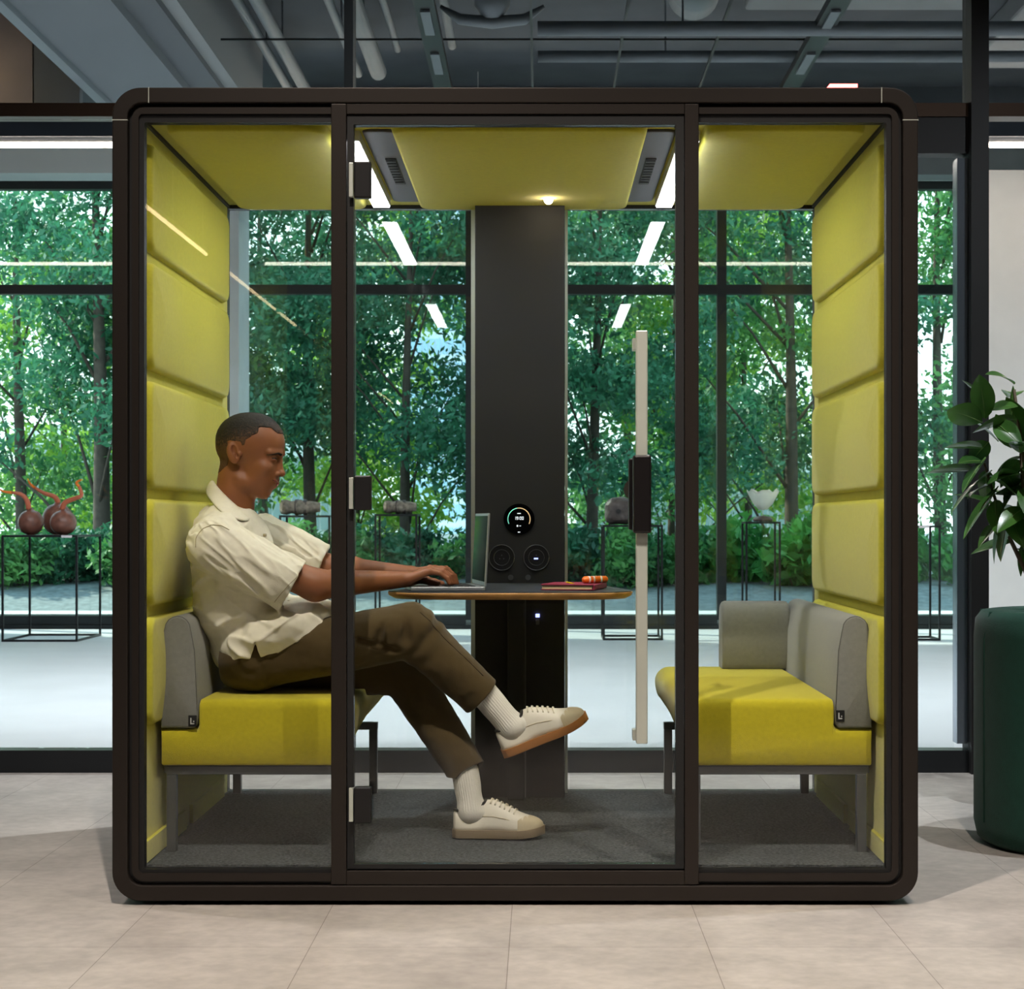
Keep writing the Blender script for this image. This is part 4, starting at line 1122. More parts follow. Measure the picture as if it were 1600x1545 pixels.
def f_hand(p, wr, s, dx, yo):
    fs, th = hand_pts(wr, s, dx, yo)
    palm = None
    for q in fs:
        a = s_round(p, q[0], q[1], .0155, .0120); palm = a if palm is None else smin(palm, a, .009)
    fing = None
    for i, q in enumerate(fs):
        r = (.0082, .0092, .0094, .0092)[i]
        a = smin(s_round(p, q[1], q[2], r+.0014, r), s_round(p, q[2], q[3], r, r*.88), .003)
        a = smin(a, s_round(p, q[3], q[4], r*.88, r*.74), .003)
        fing = a if fing is None else np.minimum(fing, a)
    f = smin(palm, fing, .004)
    t = smin(s_round(p, th[0], th[1], .015, .0125), s_round(p, th[1], th[2], .0125, .0100), .006)
    t = smin(t, s_round(p, th[2], th[3], .0100, .0078), .004)
    return smin(f, t, .006)
def f_armhand(p, sh, el, wr, s, dx, yo): return smin(f_arm(p, sh, el, wr), f_hand(p, wr, s, dx, yo), .012)
parts_v, parts_f, parts_m = [hv], [hf], [mi]
for sh, el, wr, s, dx, yo in ((Rsh, Rel, Rwr, 1, 0, .03), (Lsh, Lel, Lwr, -1, 7, .0)):
    lo = np.minimum(np.minimum(sh, el), wr)-.09; hi = np.maximum(np.maximum(sh, el), wr)+np.array([.19, .11, .09])
    v, f = sdf_surface(lambda p: f_armhand(p, sh, el, wr, s, dx, yo), lo, hi, .0022)
    parts_v.append(v); parts_f.append(f); parts_m.append(np.zeros(len(f), int))
def f_core(p):
    f = s_ell(p, Q(362, 870, MY), (.10, .165, .16)); f = smin(f, s_ell(p, Q(385, 980, MY), (.11, .15, .13)), .05)
    f = smin(f, s_round(p, Q(350, 842, .33), Q(368, 838, .67), .045, .045), .03)
    f = smin(f, s_round(p, Q(415, 1028, .41), Q(635, 985, .37), .06, .045), .03)
    f = smin(f, s_round(p, Q(415, 1035, .59), Q(630, 1050, .53), .06, .045), .03)
    f = smin(f, s_round(p, Q(635, 985, .37), Q(775, 1100, .435), .045, .022), .02)
    f = smin(f, s_round(p, Q(630, 1050, .53), Q(730, 1225, .48), .045, .022), .02)
    return f
v, f = sdf_surface(f_core, Q(285, 1290, .2), Q(850, 780, .8), .008); parts_v.append(v); parts_f.append(f); parts_m.append(np.zeros(len(f), int))
off = np.cumsum([0]+[len(v) for v in parts_v])
M_skin = mat('skin_brown', C('8f5a3b'), .48, bump=.12, bscale=500, var=.06, vscale=30, spec=.4)
M_skin.node_tree.nodes['Principled BSDF'].inputs['Subsurface Weight'].default_value = .06
M_skin.node_tree.nodes['Principled BSDF'].inputs['Subsurface Radius'].default_value = (.01, .004, .002)
M_lip = mat('lip', C('a85a4e'), .4); M_mouth = mat('mouth_dark', C('2a1512'), .6)
body = npmesh('body', np.concatenate(parts_v), np.concatenate([f+o for f, o in zip(parts_f, off)]), [M_skin, M_lip, M_mouth], man, np.concatenate(parts_m))

m = MB(); bmesh.ops.create_uvsphere(m.bm, u_segments=20, v_segments=12, radius=1)
for v in m.bm.verts: v.co = Vector((hc[0], hc[1], hc[2]))+Matrix.Rotation(YAW, 3, 'Z') @ Vector(((418.4+8.0*v.co.x-390)*HS*1.045, 12.5*v.co.y*HS, (712-755.4+3.0*v.co.z-.9*abs(v.co.y)*-1)*HS))
m.build('teeth', mat('tooth_white', C('d8cfc2'), .35), man, smooth=True)
# eyes
for s in (-1, 1):
    h = np.array([429.2, 15.2*s, 718.0]); c, sn = math.cos(YAW), math.sin(YAW)
    def w_(u, v_, w): x, y, z = (u-390)*HS*1.045, v_*HS, (712-w)*HS; return Vector((hc[0]+x*c-y*sn, hc[1]+x*sn+y*c, hc[2]+z))
    m = MB(); bmesh.ops.create_uvsphere(m.bm, u_segments=24, v_segments=14, radius=6.9*HS)
    bmesh.ops.translate(m.bm, verts=m.bm.verts[:], vec=w_(*h)); ey = m.build('eye', mat('eye_white', C('c9bdb0'), .2), man, smooth=True)
    m = MB(); bmesh.ops.create_uvsphere(m.bm, u_segments=16, v_segments=10, radius=3.4*HS)
    bmesh.ops.translate(m.bm, verts=m.bm.verts[:], vec=w_(433.4, 15.0*s, 719)); m.build('iris', mat('iris_dark', C('1b0f0a'), .15), ey, smooth=True)
# hair and brows follow the skull
hu = [330, 345, 352, 366, 368.5, 369, 390, 391.5, 396, 398, 409, 414.5, 415.2, 430, 438, 446]
hw = [742, 741, 738, 728, 716, 690, 692, 698, 697, 689, 681, 679, 668.5, 669.6, 678.4, 680]
def f_hair(p):
    h = headspace(p)
    edge = (h[:, 2]-np.interp(h[:, 0], hu, hw)-.7*vnoise(p, 260, 5))*HS*.6
    thick = .0008+.0024*np.clip((690-h[:, 2])/30, 0, 1)
    m_ = h.copy(); m_[:, 1] = np.abs(m_[:, 1])
    skull = smin(s_ell(m_, (386, 0, 692), (48, 39, 46)), s_ell(m_, (412, 0, 694), (31.5, 31, 33)), 8)
    skull = smin(skull, s_ell(m_, (400, 0, 690), (40, 36, 42)), 6)
    skull = smin(skull, s_ell(m_, (409, 0, 733), (27, 30, 40)), 10)
    skull = smin(skull*HS, f_neck(p), .016)
    f = skull-thick-.0008*vnoise(p, 380, 6)
    return smax(f, edge, .002)
vv, ff = sdf_surface(f_hair, Q(325, 760, MY-.13), Q(460, 636, MY+.13), .002)
hh = headspace(vv[ff].mean(axis=1)); cc = vv[ff].mean(axis=1)
q = hh[:, 2]+14*vnoise(cc, 300, 8)+.25*(hh[:, 0]-390)
mi = np.where(q < 673, 0, np.where(q < 686, 1, 2))
npmesh('hair', vv, ff, [mat('hair_black', C('17120e'), .75, bump=.6, bscale=500), mat('hair_fade_dark', C('33241a'), .75, bump=.5, bscale=500), mat('hair_fade_light', C('543925'), .7, bump=.4, bscale=500)], man, mi)
def f_brow(p):
    h = headspace(p); h[:, 1] = np.abs(h[:, 1])
    r = np.minimum(s_round(h, (443, 7, 710.8), (436, 16, 707.4), 1.5, 1.5), s_round(h, (436, 16, 707.4), (424, 29, 710.5), 1.5, 1.0))
    r = smax(r*.9, -99+0*r, 1)
    h2 = np.stack([h[:, 0]*0+1, h[:, 1], h[:, 2]], 1); w0 = np.interp(h[:, 1], [5, 14, 28], [712.0, 709.0, 712.0]); band = np.maximum(np.abs(h[:, 2]-w0)-np.interp(h[:, 1], [5, 14, 28], [1.7, 1.6, .6]), np.maximum(6-h[:, 1], h[:, 1]-28)); band = np.maximum(band, 425-h[:, 0]-.0)
    return smax(f_head(p)-.0010, band*HS, .0006)
vv, ff = sdf_surface(f_brow, Q(415, 722, MY-.08), Q(452, 698, MY+.08), .0014)
npmesh('eyebrows', vv, ff, mat('brow_black', C('1b130e'), .8), man)

# ---------------------------------------------------------------- shirt
M_shirt = mat('cream_linen', C('e9e3cf'), .9, bump=.35, bscale=420, var=.04, vscale=60, sheen=.2, spec=.2)
ax = Q(456, 917, .33)-Q(330, 850, .30); ax = ax/np.linalg.norm(ax)
axL = Q(504, 880, .70)-Q(405, 838, .69); axL = axL/np.linalg.norm(axL)
def px_of(p):
    d = p[:, 1]-CAMY; return CX+p[:, 0]*F/d, CY-(p[:, 2]-CAMZ)*F/d
def f_shirt(p):
    x, y = px_of(p)
    f = s_ell(p, Q(357, 868, MY), (.134, .20, .165))
    f = smin(f, s_ell(p, Q(376, 945, MY), (.148, .195, .135)), .05)
    f = smin(f, s_round(p, Q(343, 836, .33), Q(362, 826, .67), .068, .064), .04)
    f = smin(f, s_round(p, Q(350, 818, MY-.06), Q(356, 818, MY+.06), .056, .056), .03)
    f = smin(f, s_ell(p, Q(330, 868, MY), (.088, .155, .11)), .03)
    f = smin(f, s_ell(p, Q(392, 1008, MY), (.105, .192, .098)), .03)
    a = math.radians(20); R = np.array([[math.cos(a), 0, -math.sin(a)], [0, 1, 0], [math.sin(a), 0, math.cos(a)]])
    f = smin(f, s_ell(p, Q(442, 982, MY-.02), (.175, .20, .082), R), .025)
    # folds over the body
    rot = np.stack([p[:, 0]*.86-p[:, 2]*.5, p[:, 1], p[:, 0]*.5+p[:, 2]*.86], 1)
    rot2 = np.stack([p[:, 0]*.8+p[:, 2]*.6, p[:, 1], -p[:, 0]*.6+p[:, 2]*.8], 1)
    low = np.clip((y-905)/60, 0, 1)
    rg = lambda n, w=.24: np.exp(-(n/w)**2)
    fold = .011*rg(vnoise(rot*np.array([5, 9, 24]), 1, 2))*low+.008*rg(vnoise(rot2*np.array([5, 12, 20]), 1, 9))-.006
    f = f-fold*.9
    # hem of the body
    hemr = np.interp(x, [300, 389, 409.5, 456, 484, 515, 560], [1049, 1046.5, 1041, 1012, 993, 980, 962])
    f = smax(f, (y-hemr)*HS*.8, .004)
    notch = np.maximum(np.abs(x-399)-np.clip((y-1002)*.30, -9, 16), p[:, 1]*0-9)*HS*.8
    notch = np.maximum(notch, (p[:, 1]-.40))
    f = smax(f, -notch, .002)
    # sleeves
    def sleeve(sh, el, r0, r1, axis, hem, seed):
        g = s_round(p, sh, el, r0, r1)
        t = (p-sh)@axis
        st = (p-sh)-np.outer(t, axis)
        qv = np.stack([t*4.5, st[:, 1]*20, st[:, 2]*24+t*5], 1)
        g = g-.009*np.clip(t/.10, .35, 1)*np.exp(-(vnoise(qv*1.25, 1, seed)/.25)**2)+.004-.005*np.exp(-(vnoise(qv*2.3, 1, seed+1)/.3)**2)
        g = smax(g, (p-hem)@axis, .004)
        inner = np.maximum(s_round(p, sh, el, r0-.012, r1-.007), -((p-hem)@axis)-.05)
        return g, inner
    g, inner = sleeve(Q(335, 853, .295), Q(470, 923, .335), .083, .074, ax, Q(456, 917, .33), 21)
    f = smin(f, g, .018); f = smax(f, -inner, .002)
    g, inner = sleeve(Q(408, 842, .69), Q(520, 890, .70), .078, .056, axL, Q(504, 880, .70), 31)
    f = smin(f, g, .018); f = smax(f, -inner, .002)
    # neck opening
    f = smax(f, -(s_round(p, Q(356, 815, MY), Q(372, 740, MY), .060, .070)), .006)
    # soft weave waviness
    return f-.0016*vnoise(p, 55, 12)
vv, ff = sdf_surface(f_shirt, Q(270, 1065, .10), Q(560, 735, .90), .0032, margin=2.0)
shirt = npmesh('shirt', vv, ff, M_shirt, man)
def sheet(rows, name, m, parent, th=.0035):
    """rows of points -> thick cloth"""
    mb = MB(); R_ = [[mb.bm.verts.new(Vector(p)) for p in r] for r in rows]
    for a, b in zip(R_, R_[1:]):
        for k in range(len(a)-1): mb.bm.faces.new((a[k], a[k+1], b[k+1], b[k])).smooth = True
    o = mb.build(name, m, parent, smooth=True)
    md = o.modifiers.new('sub', 'SUBSURF'); md.levels = 2; md.render_levels = 2
    md = o.modifiers.new('thick', 'SOLIDIFY'); md.thickness = th; md.offset = 0
    return o
for s, nm in ((-1, 'near'), (1, 'far')):
    inner = [Q(334, 746, MY), Q(341, 757, MY+.048*s), Q(358, 774, MY+.076*s), Q(376, 791, MY+.066*s), Q(391, 805, MY+.030*s)]
    mid = [Q(325, 757, MY), Q(331, 767, MY+.062*s), Q(349, 786, MY+.100*s), Q(370, 800, MY+.098*s), Q(395, 811, MY+.045*s)]
    outer = [Q(321, 768, MY), Q(326, 778, MY+.070*s), Q(342, 796, MY+.122*s), Q(364, 808, MY+.122*s), Q(394, 816, MY+.060*s)]
    base = [Q(338, 770, MY), Q(344, 779, MY+.045*s), Q(358, 792, MY+.068*s), Q(374, 804, MY+.060*s), Q(389, 815, MY+.030*s)]
    def onto(q, o):
        dr = np.array([0, float(s), .0]); g = np.array(q)+dr*.12
        for _ in range(60): g = g-dr*f_shirt(g[None])[0]*.7
        if abs(f_shirt(g[None])[0]) < .002 and (g[1]-MY)*s > .0: return np.array([q[0], g[1]+s*o, q[2]])
        return q
    mid = [mid[0]]+[onto(q, .009) for q in mid[1:]]; outer = [outer[0]]+[onto(q, .007) for q in outer[1:]]
    sheet([base, inner, mid, outer], 'collar', M_shirt, shirt)
def on_surface(fn, pts, dr, up=.05):
    dr = np.array(dr, float); dr /= np.linalg.norm(dr); o = []
    pts = [np.array(a)*(1-t)+np.array(b_)*t for a, b_ in zip(pts, pts[1:]) for t in (0, .2, .4, .6, .8)]+[np.array(pts[-1])]
    for p in pts:
        g = np.array(p)+dr*up
        for _ in range(80):
            g = g-dr*np.clip(fn(g[None])[0], -.01, .01)*.8
        if abs(fn(g[None])[0]) < .0015 and np.linalg.norm(g-p) < .25: o.append(g+dr*.0014)
    return o
def surf(f, p, n, it=14):
    p = np.array(p, float)
    for _ in range(it): p = p-n*f(p[None])[0]*.8
    return p
M_seam = mat('shirt_seam', C('a2966f'), .9)
m = MB(); m.tube(on_surface(f_shirt, [Q(a, b, .28) for a, b in ((312, 866), (312, 852), (317, 840), (326, 831), (338, 827), (350, 829), (362, 835))], (0, -1, .35)), .0011, 6); m.build('seam', M_seam, shirt)
m = MB(); m.tube(on_surface(f_shirt, [Q(478-49*k/8, 889+52*k/8, .28) for k in range(9)], (0, -1, .1)), .0009, 6); m.build('seam', M_seam, shirt)
m = MB(); m.tube(on_surface(f_shirt, [Q(412+10*k, 1034-6.2*k, .30) for k in range(9)], (0, -1, 0)), .0009, 6); m.build('seam', M_seam, shirt)
M_but = mat('shirt_button', C('b8ab86'), .35)
for bx, by in ((414, 836), (430, 868), (452, 940)):
    c = Q(bx, by, .43); m = MB(); m.tube([c+np.array([-.004, .0, 0]), c+np.array([.004, -.002, 0])], .005, 12); m.build('button', M_but, shirt)

# ---------------------------------------------------------------- trousers
M_tr = mat('brown_twill', C('4d3f24'), .88, bump=.35, bscale=500, var=.06, vscale=50, sheen=.15, spec=.2)
axR = Q(752, 1087, .43)-Q(640, 985, .37); axR /= np.linalg.norm(axR)
axT = Q(730, 1207, .48)-Q(632, 1052, .53); axT /= np.linalg.norm(axT)
def f_trousers(p):
    hips = s_ell(p, Q(394, 1030, MY), (.118, .185, .098))
    th = s_round(p, Q(412, 1028, .405), Q(636, 985, .37), .090, .080)
    sh = s_round(p, Q(640, 984, .37), Q(765, 1099, .435), .077, .062)
    hem = Q(752.5, 1086.5, .43)
    t = (p-Q(640, 985, .37))@axR
    st = (p-Q(640, 985, .37))-np.outer(t, axR)
    fr = .006*vnoise(np.stack([t*6, st[:, 1]*16, st[:, 2]*16], 1), 1, 41)
    sh = sh-fr*np.clip((.25-t)/.1, .15, 1)-.004*np.exp(-((t-.02)/.06)**2)*np.sin(t*120)
    sh = smax(sh, (p-hem)@axR, .004)
    R_ = smin(th, sh, .012)
    # bunched pleat behind and above the knee
    R_ = R_-.010*np.exp(-(np.linalg.norm((p-Q(612, 985, .31))*np.array([1, .7, .8]), axis=1)/.055)**2)
    R_ = smax(R_, -s_round(p, Q(634, 950, .285), Q(634, 1024, .285), .012, .016), .012)
    R_ = smax(R_, -s_round(p, Q(605, 950, .287), Q(588, 1012, .290), .006, .012), .010)
    R_ = smax(R_, -s_round(p, Q(560, 1002, .305), Q(640, 1026, .295), .010, .014), .012)
    th2 = s_round(p, Q(412, 1036, .595), Q(630, 1048, .53), .086, .070)
    s2 = s_round(p, Q(632, 1050, .53), Q(744, 1228, .478), .070, .058)
    t2 = (p-Q(632, 1052, .53))@axT; q2 = (p-Q(632, 1052, .53))-np.outer(t2, axT)
    s2 = s2-.005*vnoise(np.stack([t2*6, q2[:, 1]*15, q2[:, 2]*15], 1), 1, 45)
    s2 = smax(s2, (p-Q(730, 1207, .48))@axT, .004)
    L_ = smin(th2, s2, .014)
    a = smin(hips, R_, .03); b = smin(hips, L_, .03)
    f = np.minimum(a, b)-.007*vnoise(p*np.array([7, 9, 20]), 1, 47)-.0012*vnoise(p, 60, 48)
    # hollow cuffs
    f = smax(f, -np.maximum(s_round(p, Q(640, 984, .37), Q(765, 1099, .435), .056, .046), -((p-hem)@axR)-.05), .002)
    f = smax(f, -np.maximum(s_round(p, Q(632, 1050, .53), Q(744, 1228, .478), .050, .043), -((p-Q(730, 1207, .48))@axT)-.05), .002)
    return smax(f, (BZ1+.003)-p[:, 2], .006)*1.0 if False else f
def f_tr(p):
    f = f_trousers(p)
    seat = np.where(p[:, 0] < -.53, (BZ1+.003)-p[:, 2], -1.)       # flattened where it rests on the seat
    return np.maximum(f, seat)
vv, ff = sdf_surface(f_tr, Q(320, 1240, .15), Q(800, 915, .80), .0034, margin=1.8)
tr = npmesh('trousers', vv, ff, M_tr, man)
m = MB(); pts = [Q(664, 947, .335), Q(695, 975, .345), Q(725, 1008, .36), Q(752, 1037, .372), Q(766, 1054, .378)]
# crease follows the front of the shin
def surf(f, p, n, it=14):
    p = np.array(p, float)
    for _ in range(it): p = p-n*f(p[None])[0]*.8
    return p
nrm = np.array([.30, -.9, .30]); nrm /= np.linalg.norm(nrm)
m = MB(); cr = []
for k in range(15):
    t = k/14; c = Q(655+100*t, 958+98*t, .33+.05*t); cr.append(surf(f_tr, c+nrm*.04, nrm)+nrm*.0004)
m.tube(cr, .0016, 6); m.build('crease', mat('brown_crease', C('3a2d1c'), .9), tr)

# ---------------------------------------------------------------- socks and shoes
M_sockm = mat('white_rib_sock', C('d9d5cb'), .9, bump=.4, bscale=500, sheen=.2)
def sock(a, b, r0, r1, c=None):
    a, b = np.array(a), np.array(b); d = (b-a)/np.linalg.norm(b-a); u = np.cross(d, [0, 1, 0]); u /= np.linalg.norm(u); w = np.cross(d, u)
    def f(p):
        g = s_round(p, a, b, r0, r1)
        if c is not None: g = smin(g, s_round(p, b, np.array(c), r1, r1*.8), .02)
        q = p-a; th = np.arctan2(q@w, q@u); t = (p-a)@d
        return g-.0011*np.cos(th*34)*np.clip((np.linalg.norm(b-a)-t)/.02, 0, 1)-.001*vnoise(p, 40, 3)
    lo = np.minimum(a, b)-.09; hi = np.maximum(a, b)+.09
    v, f_ = sdf_surface(f, lo, hi, .002); return npmesh('sock', v, f_, M_sockm, man)
M_up = mat('offwhite_leather', C('d8d2c3'), .5, bump=.1, bscale=200); M_suede = mat('beige_suede', C('b9ac90'), .9, bump=.3, bscale=500)
M_gum = mat('gum_sole', C('a8703a'), .5); M_gumd = mat('gum_sole_grey', C('8c7a60'), .7); M_lace = mat('cream_lace', C('e0d9c6'), .8); M_lin = mat('shoe_lining', C('1d1a18'), .9)  # second gum tone is greyer, for the planted shoe
prT = [(0, .072), (.02, .083), (.08, .080), (.2, .079), (.3, .092), (.38, .112), (.45, .112), (.6, .094), (.72, .076), (.82, .064), (.9, .055), (.955, .045), (.985, .036), (1, .026)]
prW = [(0, .012), (.015, .022), (.05, .031), (.15, .036), (.3, .036), (.45, .039), (.65, .047), (.8, .046), (.9, .038), (.96, .026), (.985, .016), (1, .004)]
iT = lambda a: float(np.interp(a, *zip(*prT))); iW = lambda a: float(np.interp(a, *zip(*prW)))
def shoe(heel, toe, roll, sole_m, L=.270, tsp=.010):
    heel, toe = np.array(heel), np.array(toe); e1 = (toe-heel)/np.linalg.norm(toe-heel)
    e3 = np.array([0, 1, 0])-e1*e1[1]; e3 /= np.linalg.norm(e3); e2 = np.cross(e1, e3); e2 *= np.sign(e2[2])
    c, s = math.cos(roll), math.sin(roll); e2, e3 = e2*c+e3*s, e3*c-e2*s
    spring = lambda a: tsp*max(0, (a-.68)/.32)**2
    W = lambda a, y, z: Vector(heel+e1*a*L+e3*y+e2*(z+spring(a)))
    root = None
    # upper
    def loft(m, As, sect):
        rows = [[m.bm.verts.new(W(a, *q)) for q in sect(a)] for a in As]
        n_ = len(rows[0])
        for r0, r1 in zip(rows, rows[1:]):
            for k in range(n_):
                m.bm.faces.new((r0[k], r0[(k+1) % n_], r1[(k+1) % n_], r1[k])).smooth = True
        m.bm.faces.new(rows[0]).smooth = True; m.bm.faces.new(rows[-1]).smooth = True
    As = [0, .008, .02, .04, .08, .13, .2, .28, .34, .38, .42, .46, .52, .58, .64, .7, .75, .8, .85, .89, .92, .95, .97, .985, .995, 1]
    def sec(a, g=1., z0=.020, add=0.):
        w, t = iW(a)*g, iT(a)+add; o = []
        for k in range(17):
            th = PI*k/16; cth, sth = math.cos(th), math.sin(th)
            tap = 1-.38*max(0, 1-abs(a-.2)/.5)*sth**1.5
            o.append((w*tap*math.copysign(abs(cth)**.75, cth), z0+(t-z0)*sth**.85))
        return o
    m = MB(); loft(m, As, sec); up = m.build('shoe', M_up, man, smooth=True)
    # sole
    m = MB()
    def ssec(a):
        w = iW(a)*1.05+.0025; return [(w, .026), (w*1.005, .012), (w*.95, .002), (w*.8, 0), (-w*.8, 0), (-w*.95, .002), (-w*1.005, .012), (-w, .026)]
    loft(m, [-.012]+As[1:-1]+[1.012], ssec); m.build('sole', sole_m, up, smooth=math.radians(50))
    # toe cap
    m = MB()
    def csec(a): 
        f_ = min(1, (a-.70)/.13); lim = .22+.30*f_; o = []
        g = sec(a, 1.015, .020, .0016)
        q = g[:max(3, int(16*lim))]
        return q
    for sd in (1, -1):
        As2 = [.72, .75, .8, .85, .89, .92, .95, .97, .985, .997]; rows = []
        for a in As2:
            full = sec(a, 1.02, .0201, .0014); kk = 2+int(round(6*min(1, ((a-.70)/.16)**.8)))
            q = [(y*sd, z) for y, z in full[:kk+1]]
            # resample to 9
            idx = np.linspace(0, len(q)-1, 9); q = [(np.interp(i, range(len(q)), [r[0] for r in q]), np.interp(i, range(len(q)), [r[1] for r in q])) for i in idx]
            rows.append([m.bm.verts.new(W(a, *r)) for r in q])
        for r0, r1 in zip(rows, rows[1:]):
            for k in range(8): m.bm.faces.new((r0[k], r0[k+1], r1[k+1], r1[k])).smooth = True
    m.build('toe_cap', M_suede, up, smooth=True)
    # laces
    for k in range(6):
        a = .43+.052*k; z = iT(a)+.0025; w = .017+.002*k; m = MB()
        m.tube([W(a-.014, -w-.004, z-.011), W(a-.005, -w*.7, z-.002), W(a, 0, z+.001), W(a+.012, w*.7, z-.004), W(a+.012, w+.004, z-.013)], .0026, 7); m.build('lace', M_lace, up, smooth=True)
    m = MB()
    for sd in (1, -1):
        m.tube([W(.33, .030*sd, .066), W(.45, .034*sd, .066), W(.58, .040*sd, .060), W(.70, .040*sd, .052), W(.76, .030*sd, .060)], .0013, 6)
    m.build('stitching', M_suede, up)
    m = MB(); lp = []
    for k in range(24):
        th = 2*PI*k/24; a = .19+.175*math.cos(th); lp.append(W(a, .026*math.sin(th), iT(a)+.001))
    m.tube(lp+[lp[0]], .0042, 8); m.build('collar_lining', M_lin, up, smooth=True)
    return W
W = shoe(Q(789, 1183, .43), Q(926, 1126, .45), -.10, M_gum)
sock(Q(755, 1082, .43), W(.20, 0, .075), .042, .038, W(.30, 0, .07))
W = shoe(Q(709, 1307.5, .47), Q(848, 1307.5, .455), 0, M_gumd)
fz = min((Vector(W(a, 0, 0))).z for a in (0, .5)); 
sock(Q(727, 1205, .48), W(.20, 0, .075), .040, .038, W(.30, 0, .07))

# ================================================================ laptop, notebook and small things on the table
M_space = mat('space_grey', C('9a9ea3'), .35, .6)
hy0 = P(755, 920, .53); yawl = math.atan2(.057, .35)
lap = empty('laptop', (hy0.x, .53, TZ), 'open silver grey laptop on the dark table in front of the man', 'laptop')
# local frame: +a from hinge towards the man, +b away from the viewer
ea = Vector((-.35, -.057, 0)).normalized(); eb = Vector((-.057, .35, 0)).normalized()
o0 = Vector((-.166-.002, .525, TZ+.001))
def LM(c, a, b, z): return Matrix.Translation(o0+ea*a+eb*b+Vector((0, 0, z))) @ Matrix(((ea.x, eb.x, 0, 0), (ea.y, eb.y, 0, 0), (0, 0, 1, 0), (0, 0, 0, 1)))
m = MB(); m.obox((.225, .315, .0125), LM(0, .1125, .1575, .0065), bev=.003); base = m.build('laptop_base', M_space, lap)
m = MB()
for i in range(12):
    for j in range(5): m.obox((.0145, .020, .0016), LM(0, .035+.019*j, .022+.0246*i, .0136), bev=.0004, seg=1)
m.build('keys', mat('key_black', C('16171a'), .5), base)['kind'] = 'stuff'
m = MB(); m.obox((.062, .11, .0006), LM(0, .178, .157, .0131)); m.build('trackpad', mat('trackpad', C('83878b'), .3, .4), base)
tilt = math.radians(3)
TM = LM(0, 0, .1575, .012) @ Matrix.Rotation(-tilt, 4, 'Y')
m = MB(); m.obox((.0055, .315, .222), TM @ Matrix.Translation((-.001, 0, .112)), bev=.002); lid = m.build('screen_lid', M_space, lap)
m = MB(); m.obox((.0006, .300, .200), TM @ Matrix.Translation((.0023, 0, .115))); m.build('screen', mat('dark_screen', C('0a1010'), .06, spec=.9), lid)
m = MB(); m.obox((.0012, .004, .218), TM @ Matrix.Translation((.0016, -.1555, .112))); m.build('lid_edge', M_alu, lid)
# notebook
M_cov = mat('crimson_cover', C('8e2140'), .6, bump=.2, bscale=300); M_pg = mat('cream_pages', C('d8c79a'), .8)
nb = empty('notebook', (X(900, .62), .66, TZ), 'crimson notebook lying on the right side of the dark table', 'notebook')
rz = math.radians(-12); cN = Vector((X(897, .66), .68, TZ+.001)); NM = Matrix.Translation(cN) @ Matrix.Rotation(rz, 4, 'Z')
m = MB(); m.obox((.155, .205, .0125), NM @ Matrix.Translation((-.002, 0, .0085))); pg = m.build('pages', M_pg, nb)
m = MB(); m.obox((.165, .215, .003), NM @ Matrix.Translation((0, 0, .0017)), bev=.001); m.obox((.165, .215, .003), NM @ Matrix.Translation((0, 0, .0165)), bev=.001); m.obox((.006, .215, .017), NM @ Matrix.Translation((.082, 0, .0092)), bev=.002)
m.build('cover', M_cov, nb)
m = MB(); m.obox((.026, .010, .004), Matrix.Translation((X(891, .60), .62, TZ+.0215)) @ Matrix.Rotation(.6, 4, 'Z') @ Matrix.Rotation(.25, 4, 'Y'), bev=.001)
tag(m.build('page_clip', mat('bright_yellow', C('e8d61c'), .5)), 'small bright yellow clip lying on the crimson notebook', 'clip')
M_or = mat('orange_plastic', C('e8741c'), .35); M_wb = mat('white_band', C('e8e4da'), .5)
for k, (px, py, lab) in enumerate(((919, 904, 'orange and white highlighter on the crimson notebook, nearer and left'), (930, 903, 'orange and white highlighter on the crimson notebook, behind its twin at the right'))):
    y = .66+.03*k; z = TZ+.0185+.0115; a = Vector((X(px-6, y), y, z)); d = Vector((.9, .42, 0)).normalized()
    e = empty('highlighter', tuple(a), lab, 'pen', 'orange highlighters on the notebook')
    m = MB(); m.tube([a-d*.006, a, a+d*.05, a+d*.055], [.006, .011, .011, .007], 14); m.build('barrel', M_or, e, smooth=math.radians(40))
    m = MB(); m.tube([a+d*.012, a+d*.018], .0116, 14); m.build('band', M_wb, e); m = MB(); m.tube([a+d*.028, a+d*.034], .0116, 14); m.build('band', M_wb, e)
# ================================================================ camera, light, world
cam = bpy.data.cameras.new('camera'); co = bpy.data.objects.new('camera', cam); COL.objects.link(co)
cam.sensor_width = 36; cam.lens = F/1600*36; cam.sensor_fit = 'HORIZONTAL'
co.location = (0, CAMY, CAMZ); co.rotation_euler = (PI/2, 0, 0)
cam.shift_x = -(CX-800)/1600; cam.shift_y = (CY-772.5)/1600; cam.clip_start = .05; cam.clip_end = 300
SC.camera = co
cam.dof.use_dof = True; cam.dof.focus_distance = 5.35; cam.dof.aperture_fstop = 14
def area(name, loc, size, power, col, target=None, sy=None, spread=None):
    l = bpy.data.lights.new(name, 'AREA'); l.energy = power; l.color = col; l.size = size
    if sy: l.shape = 'RECTANGLE'; l.size_y = sy
    if spread: l.spread = spread
    o = bpy.data.objects.new(name, l); o.location = loc
    if target: o.rotation_euler = (Vector(target)-Vector(loc)).to_track_quat('-Z', 'Y').to_euler()
    COL.objects.link(o); return o
def spot(name, loc, tgt, power, col, ang=60, blend=.6, rad=.05):
    l = bpy.data.lights.new(name, 'SPOT'); l.energy = power; l.color = col; l.spot_size = math.radians(ang); l.spot_blend = blend; l.shadow_soft_size = rad
    o = bpy.data.objects.new(name, l); o.location = loc; o.rotation_euler = (Vector(tgt)-Vector(loc)).to_track_quat('-Z', 'Y').to_euler()
    COL.objects.link(o); return o
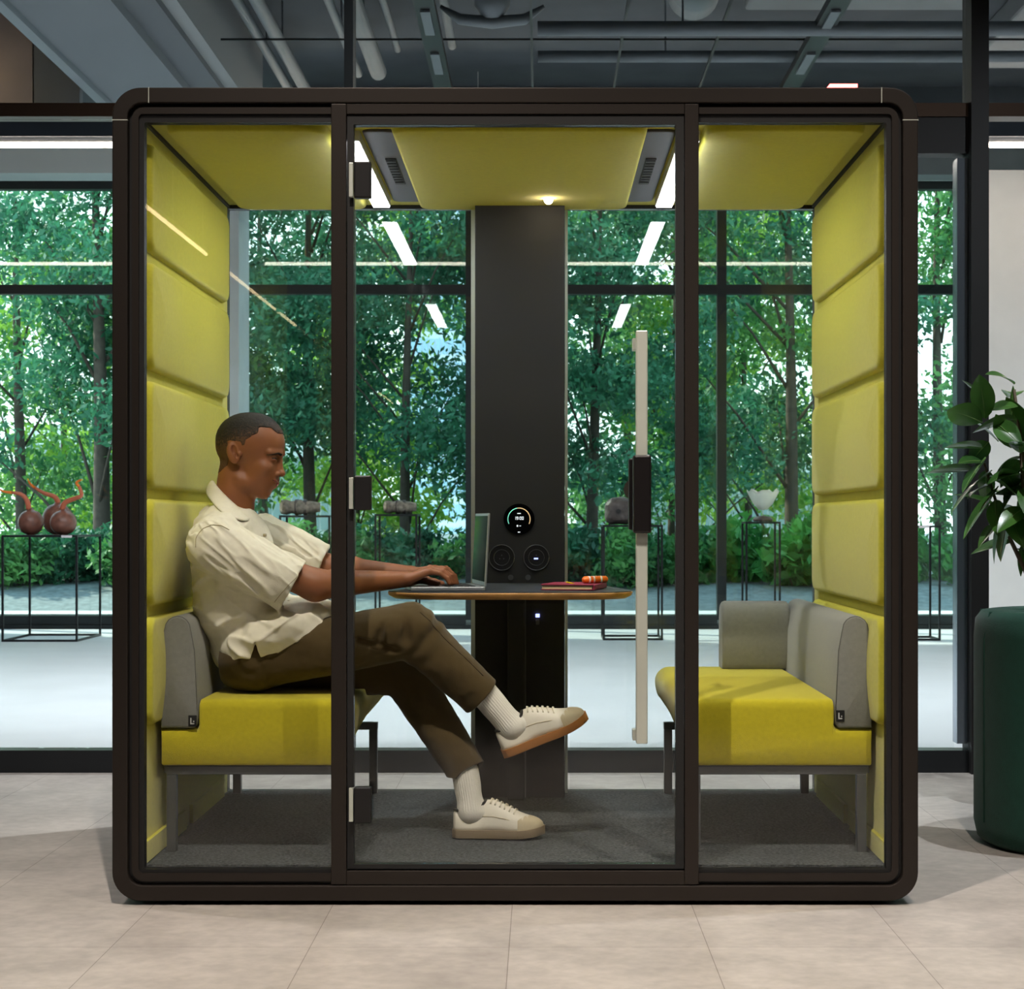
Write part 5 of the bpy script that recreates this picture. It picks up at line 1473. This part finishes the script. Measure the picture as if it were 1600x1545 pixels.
WARM = (1, .86, .70)
WARM = (1, .89, .78)
spot('ceiling_or_fill_spot', (-.6, -2.0, 4.5), (-.2, -1.2, 0), 560, WARM, 80, .8, .02)
spot('ceiling_or_fill_spot', (1.1, -2.2, 4.5), (1.2, -1.2, 0), 430, WARM, 75, .8, .02)
spot('ceiling_or_fill_spot', (-2.2, -5.0, 4.5), (-1.0, 0, 1.0), 65, WARM, 60, .9, .02)
spot('ceiling_or_fill_spot', (2.0, -5.0, 4.5), (.6, 0, 1.0), 50, WARM, 60, .9, .02)
spot('ceiling_or_fill_spot', (-2.6, .6, 4.5), (-2.3, 1.2, 0), 200, (1, .9, .88), 90, .9, .02)
spot('ceiling_or_fill_spot', (2.3, .3, 4.5), (2.2, 1.4, 0.6), 320, (.9, .95, 1), 90, .9, .02)  # fill added to brighten the plant and the right side
spot('ceiling_or_fill_spot', (-.1, 2.15, 4.45), (-.1, 2.1, 0), 420, (.93, .97, 1), 80, .9, .02)  # fill added to brighten the floor strip behind the pod
for x in (-4, -1.5, .5, 4.4): spot('gallery_fill_spot', (x, 5.2, 3.9), (x, 6.5, 0), 470, (.90, .96, 1), 140, .9, .02)  # fills added to stand in for daylight on the gallery floor
sun = bpy.data.lights.new('sun', 'SUN'); sun.energy = 9; sun.color = (1, .93, .78); sun.angle = math.radians(2)
so = bpy.data.objects.new('sun', sun); so.rotation_euler = (math.radians(52), 0, math.radians(-150+35)); COL.objects.link(so)
w = bpy.data.worlds.new('sky'); SC.world = w; w.use_nodes = True
nt = w.node_tree; N = nt.nodes; L = nt.links; bg = N['Background']
tc = N.new('ShaderNodeTexCoord'); sx = N.new('ShaderNodeSeparateXYZ'); L.new(tc.outputs['Generated'], sx.inputs[0])
cr = N.new('ShaderNodeValToRGB'); cr.color_ramp.elements[0].position = .0; cr.color_ramp.elements[0].color = (.80, .90, .92, 1)
cr.color_ramp.elements[1].position = .7; cr.color_ramp.elements[1].color = (.50, .72, .90, 1)
L.new(sx.outputs['Z'], cr.inputs[0]); L.new(cr.outputs[0], bg.inputs['Color']); bg.inputs['Strength'].default_value = 3.2
SC.view_settings.view_transform = 'Standard'; SC.view_settings.look = 'None'; SC.view_settings.gamma = 1; SC.view_settings.exposure = 0.2
SC.view_settings.use_curve_mapping = False
SC.cycles.transparent_max_bounces = 40; SC.cycles.max_bounces = 10; SC.cycles.diffuse_bounces = 5; SC.cycles.glossy_bounces = 5
SC.cycles.use_denoising = True; SC.cycles.use_adaptive_sampling = True; SC.cycles.adaptive_threshold = .01; SC.cycles.sample_clamp_indirect = 6; SC.cycles.caustics_reflective = False; SC.cycles.caustics_refractive = False
